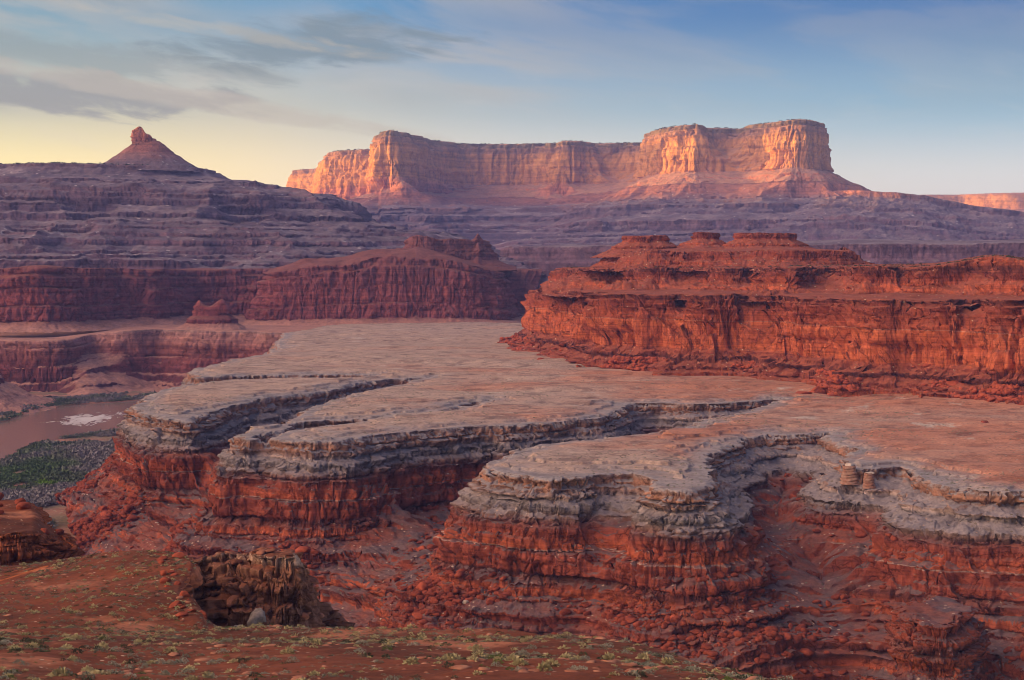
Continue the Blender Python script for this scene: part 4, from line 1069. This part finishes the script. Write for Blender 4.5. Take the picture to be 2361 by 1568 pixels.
def tuft(seed, n_=130, up=0.7, leaf=0.13):
    """a dome of small leaves on short twigs"""
    r = np.random.RandomState(seed)
    a_ = r.rand(n_) * 6.283; cz = r.rand(n_); sz_ = np.sqrt(1 - cz ** 2)
    q = 0.45 + 0.55 * r.rand(n_) ** 0.5
    lump = 1 + 0.25 * np.sin(a_ * 3 + seed) + 0.15 * np.sin(a_ * 5 + 2 * seed)
    C_ = np.stack([np.cos(a_) * sz_ * q * lump, np.sin(a_) * sz_ * q * lump, cz * q * up], 1)
    d_ = C_ / (np.linalg.norm(C_, axis=1)[:, None] + 1e-6) + r.normal(size=(n_, 3)) * 0.45
    d_ /= np.linalg.norm(d_, axis=1)[:, None]
    t_ = np.cross(d_, r.normal(size=(n_, 3))); t_ /= np.linalg.norm(t_, axis=1)[:, None]
    L_ = leaf * (0.8 + 0.9 * r.rand(n_))[:, None]
    V_ = np.stack([C_ - t_ * L_ * 0.35, C_ + d_ * L_ * 0.6 + t_ * L_ * 0.45, C_ + d_ * L_ * 1.5, C_ + d_ * L_ * 0.6 - t_ * L_ * 0.45], 1).reshape(-1, 3)
    return V_, np.arange(n_ * 4).reshape(-1, 4)


kinds = [('shrub', M_sage, 'grey-green sage shrub on the near red hillside', 'grey sage shrubs on the near hillside', 0.52),
         ('shrub', M_dark, 'dark low shrub on the near red hillside', 'dark shrubs on the near hillside', 0.24),
         ('grass_tuft', M_straw, 'dry straw-yellow grass tuft on the near red hillside', 'straw tufts on the near hillside', 0.19),
         ('shrub', M_green, 'yellowish green bush on the near red hillside', 'green bushes on the near hillside', 0.05)]
tufts = []
for ki_, (nm, mt, lab, grp, pr) in enumerate(kinds):
    tufts.append([])
    for j in range(4):
        V_, Q_ = tuft(700 + ki_ * 10 + j, 170, 0.7 if nm == 'shrub' else 0.85, 0.13 if nm == 'shrub' else 0.24)
        o = new_mesh(nm, V_, Q_, mt, smooth=False)
        tufts[-1].append((o.data, V_, Q_)); bpy.data.objects.remove(o)
N_SH = 4300
x, y, z = candidates(hill, -400, -0.4, R, N_SH, umin=-60, umax=2420, wt=lambda X, Y: np.clip(0.55 + 0.9 * fbm2(X, Y, 14, 3, 600), 0.05, 2) * Y ** 1.6, vmax=1600)
rad_ = 0.17 + 0.30 * R.rand(N_SH) ** 2.2
order = np.argsort(-(rad_ / y))
kk = R.choice(4, N_SH, p=[k_[4] for k_ in kinds])
rest = [[] for _ in kinds]
for rank, i in enumerate(order):
    nm, mt, lab, grp, pr = kinds[kk[i]]
    me_, V_, Q_ = tufts[kk[i]][R.randint(4)]
    r = rad_[i]; ang = R.rand() * 6.28
    if rank < 290:
        o = bpy.data.objects.new(nm, me_)
        S.collection.objects.link(o)
        o.location = (x[i], y[i], z[i] - 0.04); o.scale = (r, r, r * (0.8 + 0.5 * R.rand())); o.rotation_euler = (0, 0, ang)
        tag(o, lab, 'grass' if nm == 'grass_tuft' else 'shrub', grp)
    else:
        sel = R.permutation(len(Q_))[:80]
        Vs = V_.reshape(-1, 4, 3)[sel].reshape(-1, 3) * (1.0, 1.0, 0.9)
        rest[kk[i]].append((rotz(Vs * r, ang) + (x[i], y[i], z[i] - 0.04), np.arange(len(sel) * 4).reshape(-1, 4)))
for pl, (nm, mt, lab, grp, pr), nn in zip(rest, kinds, ('sage_scrub', 'dark_scrub', 'dry_grass', 'green_scrub')):
    if pl:
        tag(merge(pl, nn, mt), kind='stuff')

# stones on the near hill
x, y, z = candidates(hill, -300, -0.5, R, 500, umin=-60, umax=2420, wt=lambda X, Y: np.maximum(fbm2(X, Y, 12, 3, 620), 0) / Y, vmax=1600)
parts = []
shp = [rock_shape(900 + i, ICO2, 8, 0.5) for i in range(6)]
for i in range(500):
    r = 0.12 + 0.5 * R.rand() ** 3
    parts.append((rotz(shp[R.randint(6)] * (r * 1.3, r, r * 0.7), R.rand() * 6.28) + (x[i], y[i], z[i]), ICO2[1]))
tag(merge(parts, 'hill_stones', plain_mat('hill_stone', (0.20, 0.065, 0.04), (0.42, 0.20, 0.13), 0.8, bump=0.3)), kind='stuff')

# --- riverside brush: beds of willow and tamarisk on both banks
mb = bpy.data.materials.new('brush_leaf'); mb.use_nodes = True
t = NT(mb.node_tree); bb = t.n['Principled BSDF']
pos = t.node('ShaderNodeNewGeometry').outputs['Position']
g_ = t.smooth(t.noise(t.scale(pos, (1.0, 0.5, 1)), 0.022, 4, 0.6), 0.45, 0.58)
c_ = t.mix(g_, (0.165, 0.150, 0.165), (0.075, 0.100, 0.065))
spb = t.node('ShaderNodeSeparateXYZ'); t.put(spb.inputs[0], pos)
ga = pz(60, 1085, -117)
qx = t.math('DIVIDE', t.math('SUBTRACT', spb.outputs[0], ga[0]), 32.0); qy = t.math('DIVIDE', t.math('SUBTRACT', spb.outputs[1], ga[1]), 75.0)
rr_ = t.math('SQRT', t.math('ADD', t.math('MULTIPLY', qx, qx), t.math('MULTIPLY', qy, qy)))
c_ = t.mix(t.smooth(t.math('ADD', rr_, t.math('MULTIPLY', t.noise(pos, 0.04, 3), 0.8)), 1.45, 0.9), c_, (0.060, 0.100, 0.045))
gb = pz(105, 1113, -117)
qx = t.math('DIVIDE', t.math('SUBTRACT', spb.outputs[0], gb[0]), 7.0); qy = t.math('DIVIDE', t.math('SUBTRACT', spb.outputs[1], gb[1]), 8.0)
rr_ = t.math('SQRT', t.math('ADD', t.math('MULTIPLY', qx, qx), t.math('MULTIPLY', qy, qy)))
c_ = t.mix(t.smooth(rr_, 1.2, 0.7), c_, (0.11, 0.20, 0.02))
hue = t.noise(pos, 0.35, 3, 0.6)
c_ = t.mix(1.0, c_, t.ramp(hue, [(0.3, (0.6, 0.6, 0.6)), (0.7, (1.5, 1.5, 1.5))]), 'MULTIPLY')
t.put(bb.inputs['Base Color'], c_); bb.inputs['Roughness'].default_value = 0.9; bb.inputs['Specular IOR Level'].default_value = 0.1
NB = 60000
uq = R.rand(NB) * 520 - 60; dq = 1.0 / (1 / 1720 + R.rand(NB) * (1 / 640 - 1 / 1720))
bx = (uq - CU) / F * dq; by = dq
Dr, _, _ = sdist(bx, by, riv)
Dbn, _, _ = sdist(bx, by, smooth_poly(bench_poly, 1))
dens = fbm2(bx, by * 0.6, 30, 3, 650)
ok = (Dr > 1.0) & (Dbn > 40) & (dens > -0.30 + 0.5 * sst(Dbn, 75, 42)) & ((by < 1330) | (Dr < 75))
bx, by, dens = bx[ok], by[ok], dens[ok]
base_t = [tuft(800 + j, 22, 0.8, 0.42) for j in range(6)]
parts = []
for i in range(min(len(bx), 26000)):
    V_, Q_ = base_t[i % 6]
    r = (0.6 + 1.8 * R.rand() ** 2) * (1 + 0.9 * max(dens[i], 0))
    parts.append((V_ * (r, r, r * 0.75) + (bx[i], by[i], -118.0), Q_))
tag(merge(parts, 'riverside_brush', mb), kind='stuff')

# --- scrub standing on the mesa and ridge rims
for sf, nn, dmax, sz0, cnt in ((mesa, 'mesa_top_scrub', 90, 4.2, 2200), (ridge, 'ridge_top_scrub', 90, 2.6, 1200), (butte_mid, 'butte_top_scrub', 60, 0.8, 900), (bench, 'bench_scrub', 160, 0.27, 9000)):
    x, y, z = candidates(sf, -dmax, -1, R, cnt, wt=(lambda X, Y: np.clip(0.4 + 1.4 * fbm2(X, Y, 40, 3, 640), 0.02, 2)) if sf is bench else None)
    parts = []
    for i in range(cnt):
        V_, Q_ = base_t[i % 6]
        r = sz0 * (0.5 + 0.8 * R.rand())
        parts.append((V_ * (r, r, r * 0.8) + (x[i], y[i], z[i] - 0.2 * r), Q_))
    tag(merge(parts, nn, M_sage if sf is bench else M_dark), kind='stuff')

# ------------------------------------------------------------------ haze
bpy.ops.mesh.primitive_cube_add(size=1)
hz = bpy.context.object
hz.name = 'haze'
hz.scale = (22000, 14200, 600)
hz.location = (-2000, 3300, 300 - 135)
mh = bpy.data.materials.new('haze'); mh.use_nodes = True
th = NT(mh.node_tree); th.n.clear()
pv = th.node('ShaderNodeVolumePrincipled')
pv.inputs['Color'].default_value = (0.31, 0.38, 0.95, 1)
pv.inputs['Density'].default_value = 0.00007
pv.inputs['Anisotropy'].default_value = 0.0
oh = th.node('ShaderNodeOutputMaterial'); th.l.new(pv.outputs[0], oh.inputs['Volume'])
hz.data.materials.append(mh)
tag(hz, kind='stuff')
